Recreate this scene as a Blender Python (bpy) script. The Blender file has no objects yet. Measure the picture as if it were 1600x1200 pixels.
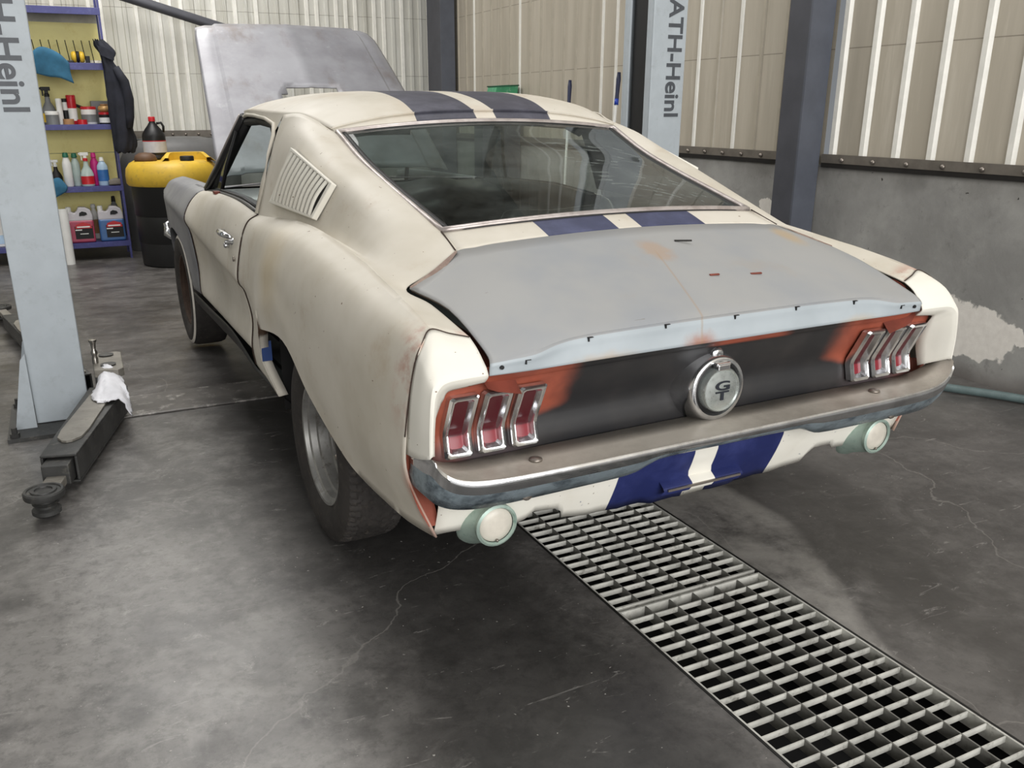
import bpy, math, random
from mathutils import Matrix, Vector

# ------------------------------------------------------------------ camera, world, lights, exposure
C = bpy.context.scene.collection
SC = bpy.context.scene
PI = math.pi
random.seed(7)

cd = bpy.data.cameras.new('camera')
cd.sensor_fit = 'HORIZONTAL'
cd.sensor_width = 36.0
cd.lens = 1363.3688603 / 1600 * 36.0
cd.shift_x = 29.898 / 1600
cd.shift_y = 29.964 / 1600
cd.clip_start = 0.05
cam = bpy.data.objects.new('camera', cd)
C.objects.link(cam)
cr = Vector((0.9009371, -0.4339342, -0.0036180))
cu = Vector((0.1423508, 0.2876531, 0.9470966))
cf = Vector((0.4099369, 0.8537896, -0.3209283))
m = Matrix.Identity(4)
for i in range(3):
    m[i][0], m[i][1], m[i][2] = cr[i], cu[i], -cf[i]
m[0][3], m[1][3], m[2][3] = -1.488, -1.643, 1.366
cam.matrix_world = m
SC.camera = cam

w = bpy.data.worlds.new('daylight')
SC.world = w
w.use_nodes = True
bg = w.node_tree.nodes['Background']
bg.inputs[0].default_value = (0.90, 0.95, 1.0, 1)
bg.inputs[1].default_value = 0.22

def area(name, loc, target, sx, sy, power, col=(1, 1, 1)):
    l = bpy.data.lights.new(name, 'AREA')
    l.shape = 'RECTANGLE'; l.size = sx; l.size_y = sy
    l.energy = power; l.color = col
    o = bpy.data.objects.new(name, l); C.objects.link(o)
    o.location = loc
    d = Vector(target) - Vector(loc)
    o.rotation_euler = d.to_track_quat('-Z', 'Y').to_euler()
    return o
area('doorway_daylight', (-0.6, -6.5, 2.6), (-0.1, 1.0, 0.6), 7.5, 4.2, 610, (1.0, 0.99, 0.975))
area('skylight_left', (-3.2, 4.0, 4.75), (-3.0, 4.0, 0), 1.6, 7.5, 125, (1.0, 0.98, 0.95))
area('added_roof_light_right', (0.7, 0.7, 4.75), (0.7, 0.7, 0), 1.3, 3.8, 80, (1.0, 0.98, 0.95))  # added overhead lamp, no skylight known on this side
area('skylight_back', (-0.95, 6.5, 4.75), (-0.95, 6.5, 0), 1.7, 2.2, 150, (1.0, 0.98, 0.95))

SC.view_settings.view_transform = 'Standard'
SC.view_settings.look = 'None'
SC.view_settings.exposure = 0.0
SC.view_settings.gamma = 1.0
SC.view_settings.use_curve_mapping = False
SC.cycles.use_denoising = True

# ------------------------------------------------------------------ helpers: objects
def sgn(v): return -1.0 if v < 0 else 1.0

def mesh(name, V, F, mats, parent=None, smooth=True, fm=None, sharp=None):
    me = bpy.data.meshes.new(name)
    me.from_pydata([tuple(v) for v in V], [], F)
    if not isinstance(mats, (list, tuple)): mats = [mats]
    for mm in mats: me.materials.append(mm)
    if fm:
        for p, k in zip(me.polygons, fm): p.material_index = k
    if smooth:
        for p in me.polygons: p.use_smooth = True
    me.update()
    if sharp is not None:
        me.set_sharp_from_angle(angle=math.radians(sharp))
    o = bpy.data.objects.new(name, me)
    C.objects.link(o)
    if parent: o.parent = parent
    return o

def tag(o, label, cat, group=None, kind=None):
    o['label'] = label; o['category'] = cat
    if group: o['group'] = group
    if kind: o['kind'] = kind
    return o

def thing(name, label, cat, loc=(0, 0, 0), rotz=0, group=None):
    o = bpy.data.objects.new(name, None); C.objects.link(o)
    o.empty_display_size = 0.1
    o.location = loc; o.rotation_euler = (0, 0, rotz)
    return tag(o, label, cat, group)

def structure(o):
    o['kind'] = 'structure'; return o

class MB:
    """collects shapes into one mesh"""
    def __init__(s): s.V = []; s.F = []; s.K = []
    def add(s, V, F, k=0):
        n = len(s.V); s.V += [Vector(v) for v in V]
        s.F += [tuple(i + n for i in f) for f in F]; s.K += [k] * len(F)
    def box(s, x0, x1, y0, y1, z0, z1, k=0, M=None):
        V = [(x, y, z) for z in (z0, z1) for y in (y0, y1) for x in (x0, x1)]
        if M: V = [M @ Vector(v) for v in V]
        s.add(V, [(0, 2, 3, 1), (4, 5, 7, 6), (0, 1, 5, 4), (2, 6, 7, 3), (0, 4, 6, 2), (1, 3, 7, 5)], k)
    def prism(s, pts, z0, z1, k=0, M=None):
        """polygon in xy extruded along z"""
        n = len(pts)
        V = [(p[0], p[1], z0) for p in pts] + [(p[0], p[1], z1) for p in pts]
        if M: V = [M @ Vector(v) for v in V]
        F = [tuple(range(n - 1, -1, -1)), tuple(range(n, 2 * n))]
        F += [(i, (i + 1) % n, n + (i + 1) % n, n + i) for i in range(n)]
        s.add(V, F, k)
    def lathe(s, prof, n=32, M=None, k=0, cap=True, sx=1.0, sy=1.0):
        """profile of (r, z) revolved around z"""
        V = []; F = []
        for r, z in prof:
            for i in range(n):
                a = 2 * PI * i / n
                V.append((r * math.cos(a) * sx, r * math.sin(a) * sy, z))
        for j in range(len(prof) - 1):
            for i in range(n):
                a, b = j * n + i, j * n + (i + 1) % n
                F.append((a, b, b + n, a + n))
        if cap:
            if prof[0][0] > 1e-4: F.append(tuple(range(n - 1, -1, -1)))
            if prof[-1][0] > 1e-4: F.append(tuple(range((len(prof) - 1) * n, len(prof) * n)))
        if M: V = [M @ Vector(v) for v in V]
        s.add(V, F, k)
    def tube(s, pts, r, n=8, k=0, cap=True, closed=False):
        pts = [Vector(p) for p in pts]; V = []; F = []
        N = len(pts)
        rr = r if isinstance(r, (list, tuple)) else [r] * N
        up = Vector((0, 0, 1))
        for i, p in enumerate(pts):
            if closed: d = pts[(i + 1) % N] - pts[i - 1]
            else: d = pts[min(i + 1, N - 1)] - pts[max(i - 1, 0)]
            d.normalize()
            u = up if abs(d.dot(up)) < 0.95 else Vector((1, 0, 0))
            a = d.cross(u).normalized(); b = a.cross(d).normalized()
            for q in range(n):
                t = 2 * PI * q / n
                V.append(p + (a * math.cos(t) + b * math.sin(t)) * rr[i])
        for i in range(N if closed else N - 1):
            for q in range(n):
                A = i * n + q; B = i * n + (q + 1) % n
                A2 = ((i + 1) % N) * n + q; B2 = ((i + 1) % N) * n + (q + 1) % n
                F.append((A, A2, B2, B))
        if cap and not closed:
            F.append(tuple(range(n))); F.append(tuple(range(N * n - 1, (N - 1) * n - 1, -1)))
        s.add(V, F, k)
    def grid(s, G, k=0, kf=None):
        r, c = len(G), len(G[0])
        V = [p for row in G for p in row]
        F = [(i * c + j, i * c + j + 1, (i + 1) * c + j + 1, (i + 1) * c + j) for i in range(r - 1) for j in range(c - 1)]
        n = len(s.V); s.V += [Vector(v) for v in V]; s.F += [tuple(q + n for q in f) for f in F]
        if kf: s.K += [kf(i / (r - 1), j / (c - 1)) for i in range(r - 1) for j in range(c - 1)]
        else: s.K += [k] * len(F)
    def flip(s): s.F = [tuple(reversed(f)) for f in s.F]
    def build(s, name, mats, parent=None, smooth=False, sharp=None, bevel=0, segs=2):
        o = mesh(name, s.V, s.F, mats, parent, smooth or sharp is not None, s.K, sharp)
        if bevel:
            b = o.modifiers.new('bevel', 'BEVEL'); b.width = bevel; b.segments = segs; b.limit_method = 'ANGLE'
            b.angle_limit = math.radians(40)
        return o

def cr1(P, n):
    """Catmull-Rom through P, n steps per segment"""
    P = [Vector(p) for p in P]
    if len(P) == 2:
        return [P[0].lerp(P[1], i / n) for i in range(n + 1)]
    Q = [P[0] * 2 - P[1]] + P + [P[-1] * 2 - P[-2]]
    out = []
    for i in range(len(P) - 1):
        a, b, c, d = Q[i:i + 4]
        for j in range(n):
            t = j / n; t2 = t * t; t3 = t2 * t
            out.append(0.5 * ((2 * b) + (c - a) * t + (2 * a - 5 * b + 4 * c - d) * t2 + (3 * b - a - 3 * c + d) * t3))
    out.append(P[-1]); return out

def loft(rows, nu=6, nv=4):
    """rows of control points -> fine grid; nu steps along each row, nv steps across rows"""
    R = [cr1(r, nu) for r in rows]
    cols = [cr1([R[i][j] for i in range(len(R))], nv) for j in range(len(R[0]))]
    return [[cols[j][i] for j in range(len(cols))] for i in range(len(cols[0]))]

def mir(G, s):
    return [[Vector((p[0] * s, p[1], p[2])) for p in row] for row in G]

def panel(name, grids, mats, parent, out, thick=0.0, sharp=None, kfs=None, merge=True):
    """sheet panel from point grids, faces turned toward `out`"""
    b = MB()
    for q, G in enumerate(grids):
        b.grid(G, 0, kfs[q] if kfs else None)
    o = b.build(name, mats, parent, True)
    me = o.data
    import bmesh
    bm = bmesh.new(); bm.from_mesh(me)
    if merge: bmesh.ops.remove_doubles(bm, verts=bm.verts, dist=0.0006)
    bmesh.ops.recalc_face_normals(bm, faces=bm.faces)
    s = sum((f.normal.dot(Vector(out)) * f.calc_area() for f in bm.faces), 0.0)
    if s < 0: bmesh.ops.reverse_faces(bm, faces=bm.faces)
    bm.to_mesh(me); bm.free()
    for p in me.polygons: p.use_smooth = True
    if sharp: me.set_sharp_from_angle(angle=math.radians(sharp))
    if thick:
        md = o.modifiers.new('sheet', 'SOLIDIFY'); md.thickness = thick; md.offset = -1
    return o

def text(name, body, mat, parent, origin, right, up, width=None, height=None, depth=0.0012, bold=0.022):
    """lettering as mesh: right/up are unit vectors, width/height fit the glyph box"""
    cv = bpy.data.curves.new(name, 'FONT'); cv.body = body; cv.size = 1.0; cv.extrude = 0.5; cv.offset = bold
    t = bpy.data.objects.new(name, cv); C.objects.link(t)
    bpy.context.view_layer.update()
    me = bpy.data.meshes.new_from_object(t)
    bpy.data.objects.remove(t)
    xs = [v.co.x for v in me.vertices]; ys = [v.co.y for v in me.vertices]
    sx = width / (max(xs) - min(xs)); sy = height / (max(ys) - min(ys))
    R = Vector(right); U = Vector(up); Nn = R.cross(U)
    for v in me.vertices:
        a = (v.co.x - min(xs)) * sx; b = (v.co.y - min(ys)) * sy; c = v.co.z * depth
        v.co = Vector(origin) + R * a + U * b + Nn * c
    me.materials.clear(); me.materials.append(mat)
    o = bpy.data.objects.new(name, me); C.objects.link(o)
    if parent: o.parent = parent
    return o

# ------------------------------------------------------------------ helpers: materials
class NT:
    def __init__(s, name):
        s.m = bpy.data.materials.new(name); s.m.use_nodes = True
        s.t = s.m.node_tree; s.b = s.t.nodes['Principled BSDF']; s._c = None
    def co(s):
        if not s._c: s._c = s.t.nodes.new('ShaderNodeTexCoord')
        return s._c.outputs['Object']
    def L(s, a, b): s.t.links.new(a, b)
    def put(s, sock, v):
        if hasattr(v, 'is_output') or isinstance(v, bpy.types.NodeSocket): s.L(v, sock)
        else: sock.default_value = (tuple(v) + (1,)) if isinstance(v, (tuple, list)) and len(v) == 3 and sock.type == 'RGBA' else v
    def noise(s, scale, detail=4, rough=0.55, vec=None, stretch=None, dist=0.0):
        n = s.t.nodes.new('ShaderNodeTexNoise')
        n.inputs['Scale'].default_value = scale; n.inputs['Detail'].default_value = detail
        n.inputs['Roughness'].default_value = rough; n.inputs['Distortion'].default_value = dist
        v = vec or s.co()
        if stretch:
            mp = s.t.nodes.new('ShaderNodeMapping'); mp.inputs['Scale'].default_value = stretch
            s.L(v, mp.inputs['Vector']); v = mp.outputs[0]
        s.L(v, n.inputs['Vector']); return n.outputs['Fac']
    def vor(s, scale, feature='F1', stretch=None):
        n = s.t.nodes.new('ShaderNodeTexVoronoi'); n.feature = feature; n.inputs['Scale'].default_value = scale
        v = s.co()
        if stretch:
            mp = s.t.nodes.new('ShaderNodeMapping'); mp.inputs['Scale'].default_value = stretch
            s.L(v, mp.inputs['Vector']); v = mp.outputs[0]
        s.L(v, n.inputs['Vector']); return n.outputs['Distance']
    def math(s, op, a, b=0.0, c=None):
        n = s.t.nodes.new('ShaderNodeMath'); n.operation = op
        s.put(n.inputs[0], a); s.put(n.inputs[1], b)
        if c is not None: s.put(n.inputs[2], c)
        return n.outputs[0]
    def step(s, v, lo, hi):
        """smooth 0..1 from lo to hi"""
        n = s.t.nodes.new('ShaderNodeMapRange'); n.interpolation_type = 'SMOOTHSTEP'
        s.put(n.inputs['Value'], v)
        if lo < hi:
            n.inputs['From Min'].default_value = lo; n.inputs['From Max'].default_value = hi
        else:
            n.inputs['From Min'].default_value = hi; n.inputs['From Max'].default_value = lo
            n.inputs['To Min'].default_value = 1; n.inputs['To Max'].default_value = 0
        return n.outputs[0]
    def band(s, v, a, b, e):
        return s.math('MULTIPLY', s.step(v, a - e, a + e), s.step(v, b + e, b - e))
    def mix(s, f, a, b):
        n = s.t.nodes.new('ShaderNodeMix'); n.data_type = 'RGBA'
        s.put(n.inputs[0], f); s.put(n.inputs[6], a); s.put(n.inputs[7], b)
        return n.outputs[2]
    def xyz(s):
        n = s.t.nodes.new('ShaderNodeSeparateXYZ'); s.L(s.co(), n.inputs[0]); return n.outputs
    def blob(s, p, r, soft=0.4, wob=0.0, wscale=20, sc=(1, 1, 1)):
        """1 inside a ragged ball around p"""
        x = s.xyz(); acc = None
        for k in range(3):
            d = s.math('MULTIPLY', s.math('SUBTRACT', x[k], p[k]), sc[k])
            d = s.math('MULTIPLY', d, d); acc = d if acc is None else s.math('ADD', acc, d)
        d = s.math('SQRT', acc)
        if wob: d = s.math('ADD', d, s.math('MULTIPLY', s.math('SUBTRACT', s.noise(wscale, 5), 0.5), wob))
        return s.step(d, r * (1 + soft), r * (1 - soft))
    def bump(s, h, strength=0.3, dist=0.01):
        n = s.t.nodes.new('ShaderNodeBump'); n.inputs['Strength'].default_value = strength
        n.inputs['Distance'].default_value = dist
        s.L(h, n.inputs['Height']); s.L(n.outputs[0], s.b.inputs['Normal'])
    def out(s, col, rough=0.5, metal=0.0, spec=0.5, coat=0.0):
        s.put(s.b.inputs['Base Color'], col); s.put(s.b.inputs['Roughness'], rough)
        s.put(s.b.inputs['Metallic'], metal); s.b.inputs['Specular IOR Level'].default_value = spec
        if coat:
            s.b.inputs['Coat Weight'].default_value = coat; s.b.inputs['Coat Roughness'].default_value = 0.15
        return s.m

def srgb(r, g, b):
    f = lambda c: (c / 255) / 12.92 if c / 255 <= 0.04045 else ((c / 255 + 0.055) / 1.055) ** 2.4
    return (f(r), f(g), f(b))

def plain(name, col, rough=0.5, metal=0.0, var=0.15, scale=8.0, spec=0.5, bump=0.0, dirt=None, coat=0.0):
    n = NT(name)
    c2 = tuple(c * (1 - var) for c in col); c1 = tuple(min(1, c * (1 + var)) for c in col)
    f = n.noise(scale, 5, 0.6)
    c = n.mix(n.step(f, 0.3, 0.7), c2, c1)
    if dirt:
        c = n.mix(n.step(n.noise(scale * 2.7, 6, 0.7), 0.52, 0.75), c, dirt)
    if bump: n.bump(n.noise(scale * 6, 4), bump, 0.004)
    return n.out(c, rough, metal, spec, coat)

def glassy(name, tint, refl=0.12, dust=0.0, dustcol=(0.5, 0.52, 0.5), rough=0.02, streaks=False):
    n = NT(name); t = n.t
    tr = t.nodes.new('ShaderNodeBsdfTransparent'); tr.inputs[0].default_value = tuple(tint) + (1,)
    gl = t.nodes.new('ShaderNodeBsdfGlossy'); gl.inputs['Roughness'].default_value = rough
    lw = t.nodes.new('ShaderNodeLayerWeight'); lw.inputs['Blend'].default_value = 0.5
    mx = t.nodes.new('ShaderNodeMixShader')
    n.L(n.math('MINIMUM', n.math('ADD', n.math('MULTIPLY', n.math('POWER', lw.outputs['Facing'], 4.0), 0.8), refl), 1.0), mx.inputs[0]); n.L(tr.outputs[0], mx.inputs[1]); n.L(gl.outputs[0], mx.inputs[2])
    last = mx.outputs[0]
    if dust:
        df = t.nodes.new('ShaderNodeBsdfDiffuse'); df.inputs[0].default_value = tuple(dustcol) + (1,)
        m2 = t.nodes.new('ShaderNodeMixShader')
        f = n.math('MULTIPLY', n.step(n.noise(3, 5, 0.6), 0.25, 0.8), dust)
        if streaks:
            x = n.xyz()
            # wiper-like dusty arcs on the right-hand half and a few dry scratches
            dx = n.math('SUBTRACT', x[0], 0.15); dy = n.math('SUBTRACT', x[1], 0.55)
            rr = n.math('SQRT', n.math('ADD', n.math('MULTIPLY', dx, dx), n.math('MULTIPLY', dy, dy)))
            wv = n.math('SINE', n.math('MULTIPLY', n.math('ADD', rr, n.math('MULTIPLY', n.noise(9, 4), 0.05)), 170))
            arc = n.math('MULTIPLY', n.step(wv, 0.35, 0.95), n.step(n.noise(14, 3, 0.6), 0.47, 0.62))
            arc = n.math('MULTIPLY', arc, n.band(x[0], 0.14, 0.50, 0.04))
            arc = n.math('MULTIPLY', arc, n.band(x[1], 0.66, 1.3, 0.08))
            wv2 = n.noise(5, 5, 0.6, stretch=(1.5, 14, 1.5))
            st = n.math('MULTIPLY', n.step(wv2, 0.60, 0.66), n.band(x[0], -0.3, 0.3, 0.1))
            f = n.math('ADD', f, n.math('MULTIPLY', arc, 0.42))
            f = n.math('ADD', f, n.math('MULTIPLY', st, 0.07))
        n.L(f, m2.inputs[0]); n.L(last, m2.inputs[1]); n.L(df.outputs[0], m2.inputs[2]); last = m2.outputs[0]
    n.L(last, t.nodes['Material Output'].inputs[0])
    return n.m

CREAM = srgb(213, 207, 195)
NAVY = srgb(58, 62, 84)
def cream(name, stripes=None, navy=NAVY, dirtamt=0.5, extra=None, ca=CREAM, cb=srgb(198, 191, 176)):
    n = NT(name); x = n.xyz()
    c = n.mix(n.step(n.noise(2.6, 4, 0.6), 0.35, 0.7), ca, cb)
    c = n.mix(n.math('MULTIPLY', n.step(n.noise(5, 6, 0.7), 0.55, 0.78), dirtamt), c, srgb(176, 156, 130))
    c = n.mix(n.step(n.noise(55, 2, 0.5), 0.745, 0.765), c, srgb(120, 100, 80))
    if extra: c = extra(n, c, x)
    if stripes:
        a = n.math('ABSOLUTE', x[0])
        mk = n.band(a, stripes[0], stripes[1], 0.0012)
        nv = n.mix(n.step(n.noise(7, 6, 0.7), 0.4, 0.75), navy, tuple(min(1, v * 1.55 + 0.01) for v in navy))
        c = n.mix(mk, c, nv)
    n.bump(n.noise(3.5, 3), 0.06, 0.02)
    return n.out(c, n.math('ADD', 0.42, n.math('MULTIPLY', n.noise(9, 4), 0.22)), 0, 0.34)

def quarter_extra(n, c, x):
    # red oxide rubbed through along the rear seam, and a yellowed patch on the haunch
    r = n.math('MULTIPLY', n.band(x[1], 0.06, 0.19, 0.035), n.step(n.noise(11, 5, 0.65), 0.42, 0.62))
    r = n.math('MULTIPLY', r, n.step(x[2], 0.60, 0.80))
    c = n.mix(n.math('MULTIPLY', r, 0.6), c, srgb(170, 100, 80))
    r2 = n.math('MULTIPLY', n.step(x[1], 0.19, 0.14), n.step(x[2], 0.60, 0.50))
    c = n.mix(n.math('MULTIPLY', r2, 0.55), c, srgb(176, 92, 70))
    c = n.mix(n.math('MULTIPLY', n.blob((-0.91, 1.25, 0.86), 0.12, 0.9), 0.35), c, srgb(214, 190, 140))
    # bare metal fringe round the torn front of the wheel arch
    c = n.mix(n.blob((-0.91, 1.42, 0.62), 0.05, 0.4, 0.06, 40), c, srgb(90, 72, 58))
    return c

M_quarter = cream('cream_quarter_paint', None, extra=quarter_extra)
M_cream = cream('cream_paint')
M_door = cream('cream_door_paint', dirtamt=0.6)
LIT_CREAM = dict(ca=srgb(233, 230, 220), cb=srgb(226, 222, 210))  # lighter copy of the cream, daylight from behind painted into it
M_white = cream('lit_cream_paint', dirtamt=0.18, **LIT_CREAM)
def roof_extra(n, c, x):
    return n.mix(n.math('MULTIPLY', n.step(n.noise(2.2, 5, 0.6), 0.45, 0.75), 0.55), c, srgb(188, 168, 144))
M_roof = cream('cream_roof_striped', (0.041, 0.281), srgb(70, 70, 80), extra=roof_extra)
M_tulip = cream('cream_deck_striped', (0.041, 0.281), srgb(60, 64, 90), 0.45)
def val_extra(n, c, x):
    return n.mix(n.math('MULTIPLY', n.step(n.noise(30, 4, 0.7), 0.66, 0.72), n.band(n.math('ABSOLUTE', x[0]), 0.25, 0.55, 0.05)), c, srgb(120, 125, 140))
M_valance = cream('cream_valance_striped', (0.040, 0.286), srgb(32, 40, 88), 0.12, val_extra, **LIT_CREAM)

n = NT('grey_primer_lid'); x = n.xyz()
c = n.mix(n.step(n.noise(2.4, 4, 0.6), 0.35, 0.7), srgb(158, 158, 157), srgb(147, 150, 154))
c = n.mix(n.math('MULTIPLY', n.step(n.noise(7, 5, 0.6), 0.58, 0.8), 0.4), c, srgb(160, 150, 138))
def rust_marks(n, c):
    c = n.mix(n.math('MULTIPLY', n.blob((-0.02, 0.37, 0.97), 0.040, 0.5, 0.05, 30, (1, 0.7, 0.3)), 0.5), c, srgb(172, 140, 108))
    c = n.mix(n.math('MULTIPLY', n.blob((-0.115, 0.02, 0.79), 0.030, 0.8, 0.03, 40, (0.7, 0.5, 1.2)), 0.75), c, srgb(158, 92, 56))
    c = n.mix(n.math('MULTIPLY', n.blob((-0.40, 0.04, 0.778), 0.026, 0.8, 0.03, 24, (0.35, 0.5, 1.4)), 0.5), c, srgb(182, 148, 104))
    c = n.mix(n.math('MULTIPLY', n.blob((0.45, 0.04, 0.778), 0.026, 0.8, 0.03, 24, (0.4, 0.5, 1.4)), 0.5), c, srgb(190, 160, 112))
    x = n.xyz()
    ln = n.math('SUBTRACT', n.math('ADD', x[0], 0.118), n.math('MULTIPLY', n.math('SUBTRACT', x[1], 0.02), 0.27))
    c = n.mix(n.math('MULTIPLY', n.math('MULTIPLY', n.band(ln, -0.003, 0.003, 0.003), n.band(x[1], 0.03, 0.36, 0.02)), 0.4), c, srgb(160, 132, 98))
    c = n.mix(n.math('MULTIPLY', n.blob((0.53, 0.42, 0.985), 0.035, 0.6, 0.03, 24, (1.0, 0.6, 0.3)), 0.6), c, srgb(178, 152, 112))
    return c
c = rust_marks(n, c)
c = n.mix(n.step(n.noise(9, 3, 0.5, stretch=(1.0, 9, 1.0)), 0.745, 0.765), c, srgb(120, 112, 104))
M_lid = n.out(c, 0.5, 0.0, 0.35)
n = NT('blue_grey_primer_lip')
c = n.mix(n.step(n.noise(5, 4), 0.35, 0.7), srgb(172, 180, 185), srgb(162, 170, 175))
M_lip = n.out(rust_marks(n, c), 0.45, 0.0, 0.4)
n = NT('grey_lid_edge')
M_lidedge = n.out(n.mix(n.step(n.noise(20, 5, 0.7), 0.4, 0.6), srgb(128, 106, 96), srgb(150, 132, 120)), 0.7)

n = NT('black_tail_panel_over_red_oxide'); x = n.xyz()
ax = n.math('ABSOLUTE', n.math('ADD', x[0], 0.01))
wob = n.math('MULTIPLY', n.math('SUBTRACT', n.noise(6, 4), 0.5), 0.10)
zdep = n.math('MULTIPLY', n.step(x[2], 0.66, 0.57), 0.28)
side = n.step(n.math('SUBTRACT', n.math('ADD', ax, wob), zdep), 0.415, 0.505)
top = n.math('MULTIPLY', n.step(x[2], 0.752, 0.760), n.band(n.math('ADD', x[0], wob), -0.02, 0.23, 0.03))
red = n.mix(n.step(n.noise(8, 5, 0.6), 0.4, 0.65), srgb(160, 84, 64), srgb(140, 72, 56))
blk = n.mix(n.step(n.noise(4, 5, 0.6), 0.4, 0.7), srgb(38, 38, 40), srgb(52, 50, 50))
c = n.mix(n.math('MAXIMUM', side, top), blk, red)
c = n.mix(n.math('MULTIPLY', n.math('MULTIPLY', n.step(ax, 0.5, 0.6), n.step(x[2], 0.63, 0.575)), 0.7), c, srgb(88, 78, 80))
M_tail = n.out(c, 0.42, 0.0, 0.5)
M_redlight = plain('light_red_oxide', srgb(140, 74, 58), 0.6, 0, 0.15, 14)
M_redox = plain('red_oxide_primer', srgb(120, 56, 42), 0.7, 0, 0.2, 14)

n = NT('bare_steel_hood')
c = n.mix(n.step(n.noise(2.2, 5, 0.6), 0.35, 0.65), srgb(160, 160, 165), srgb(136, 135, 140))
c = n.mix(n.math('MULTIPLY', n.step(n.noise(3.2, 5, 0.6, stretch=(1.5, 0.9, 0.9)), 0.50, 0.72), 0.75), c, srgb(120, 110, 104))
c = n.mix(n.math('MULTIPLY', n.step(n.noise(12, 5, 0.7), 0.6, 0.72), 0.3), c, srgb(184, 185, 189))
M_hood = n.out(c, 0.42, 0.35, 0.5)
n = NT('grey_primer_fender')
c = n.mix(n.step(n.noise(3, 5, 0.6), 0.35, 0.65), srgb(140, 140, 142), srgb(112, 113, 118))
M_fender = n.out(c, 0.5, 0.1)

def chrome(name, a, b, rough0=0.12, rough1=0.4, scale=6, stretch=None, metal=0.95):
    n = NT(name); f = n.noise(scale, 6, 0.7, stretch=stretch)
    c = n.mix(n.step(f, 0.4, 0.68), a, b)
    return n.out(c, n.math('ADD', rough0, n.math('MULTIPLY', n.step(n.noise(scale * 1.7, 5, 0.65), 0.35, 0.7), rough1 - rough0)), metal)
M_chrome = chrome('bright_chrome', srgb(225, 226, 228), srgb(190, 190, 192), 0.08, 0.25)
M_chrome_old = chrome('dull_chrome_top', srgb(206, 199, 188), srgb(180, 173, 162), 0.3, 0.46, 5, metal=0.12)
M_chrome_face = chrome('hazy_blue_chrome_face', srgb(160, 174, 182), srgb(70, 79, 87), 0.25, 0.45, 6, (1, 2, 1.6), 0.55)
M_alu = chrome('brushed_aluminium', srgb(205, 211, 208), srgb(180, 188, 184), 0.25, 0.4, 20, metal=0.8)
M_trim = chrome('weathered_window_trim', srgb(188, 180, 176), srgb(164, 154, 150), 0.3, 0.45, 14, metal=0.5)
M_bolt = plain('worn_bolt_steel', srgb(150, 142, 134), 0.4, 0.8)
M_glass = glassy('tinted_rear_glass', (0.60, 0.68, 0.64), 0.07, 0.27, (0.24, 0.27, 0.255), 0.02, True)
M_windshield = glassy('windshield_glass', (0.70, 0.78, 0.75), 0.02, 0.06, (0.5, 0.55, 0.52))
M_dark = plain('black_interior', srgb(20, 20, 21), 0.55, 0, 0.3)
M_under = plain('dark_underbody', srgb(18, 17, 17), 0.85, 0, 0.3)
M_vinyl = plain('black_vinyl', srgb(24, 24, 26), 0.35)
M_rubber = plain('tyre_rubber', srgb(54, 51, 49), 0.75, 0, 0.22, 12, 0.3, 0.15, srgb(78, 72, 66))
M_whitewall = plain('pale_tyre_stripe', srgb(205, 200, 192), 0.6)
M_rim = plain('silver_steel_rim', srgb(150, 149, 146), 0.42, 0.6, 0.2, 10, 0.5, 0, srgb(110, 104, 98))
M_discgrey = plain('dull_grey_wheel_disc', srgb(118, 116, 112), 0.5, 0.4, 0.25, 14, 0.5, 0, srgb(70, 66, 62))
M_rustrim = plain('rusty_steel_rim', srgb(62, 47, 38), 0.8, 0.2, 0.3, 12)
M_green = plain('verdigris_chrome', srgb(165, 184, 174), 0.45, 0.35, 0.12, 14, 0.5, 0, srgb(128, 160, 148))
M_frost = plain('frosted_lamp_lens', srgb(206, 200, 188), 0.35, 0, 0.08, 20)
n = NT('red_lamp_lens'); x = n.xyz()
c = n.mix(n.step(x[2], 0.624, 0.618), srgb(74, 20, 28), srgb(128, 40, 50))
M_redlens = n.out(c, 0.22, 0.0, 0.5)
M_tape = plain('blue_masking_tape', srgb(40, 70, 130), 0.6)
M_black = plain('flat_black', srgb(16, 16, 17), 0.6)
M_navyletter = plain('dark_emblem_ink', srgb(40, 44, 52), 0.4)

# ------------------------------------------------------------------ room materials
n = NT('oil_stained_concrete_floor'); x = n.xyz()
f = n.noise(0.9, 7, 0.62, dist=0.5)
c = n.mix(n.step(f, 0.32, 0.70), srgb(74, 72, 70), srgb(136, 133, 130))
c = n.mix(n.math('MULTIPLY', n.step(n.noise(5.5, 8, 0.72, dist=0.8), 0.42, 0.70), 0.5), c, srgb(160, 157, 153))
c = n.mix(n.math('MULTIPLY', n.step(n.noise(2.3, 6, 0.65), 0.46, 0.68), 0.75), c, srgb(58, 56, 55))
c = n.mix(n.math('MULTIPLY', n.step(n.noise(22, 8, 0.8), 0.46, 0.66), 0.5), c, srgb(62, 60, 58))
c = n.mix(n.math('MULTIPLY', n.step(n.noise(13, 8, 0.8, dist=0.6), 0.56, 0.70), 0.4), c, srgb(178, 175, 170))
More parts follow.
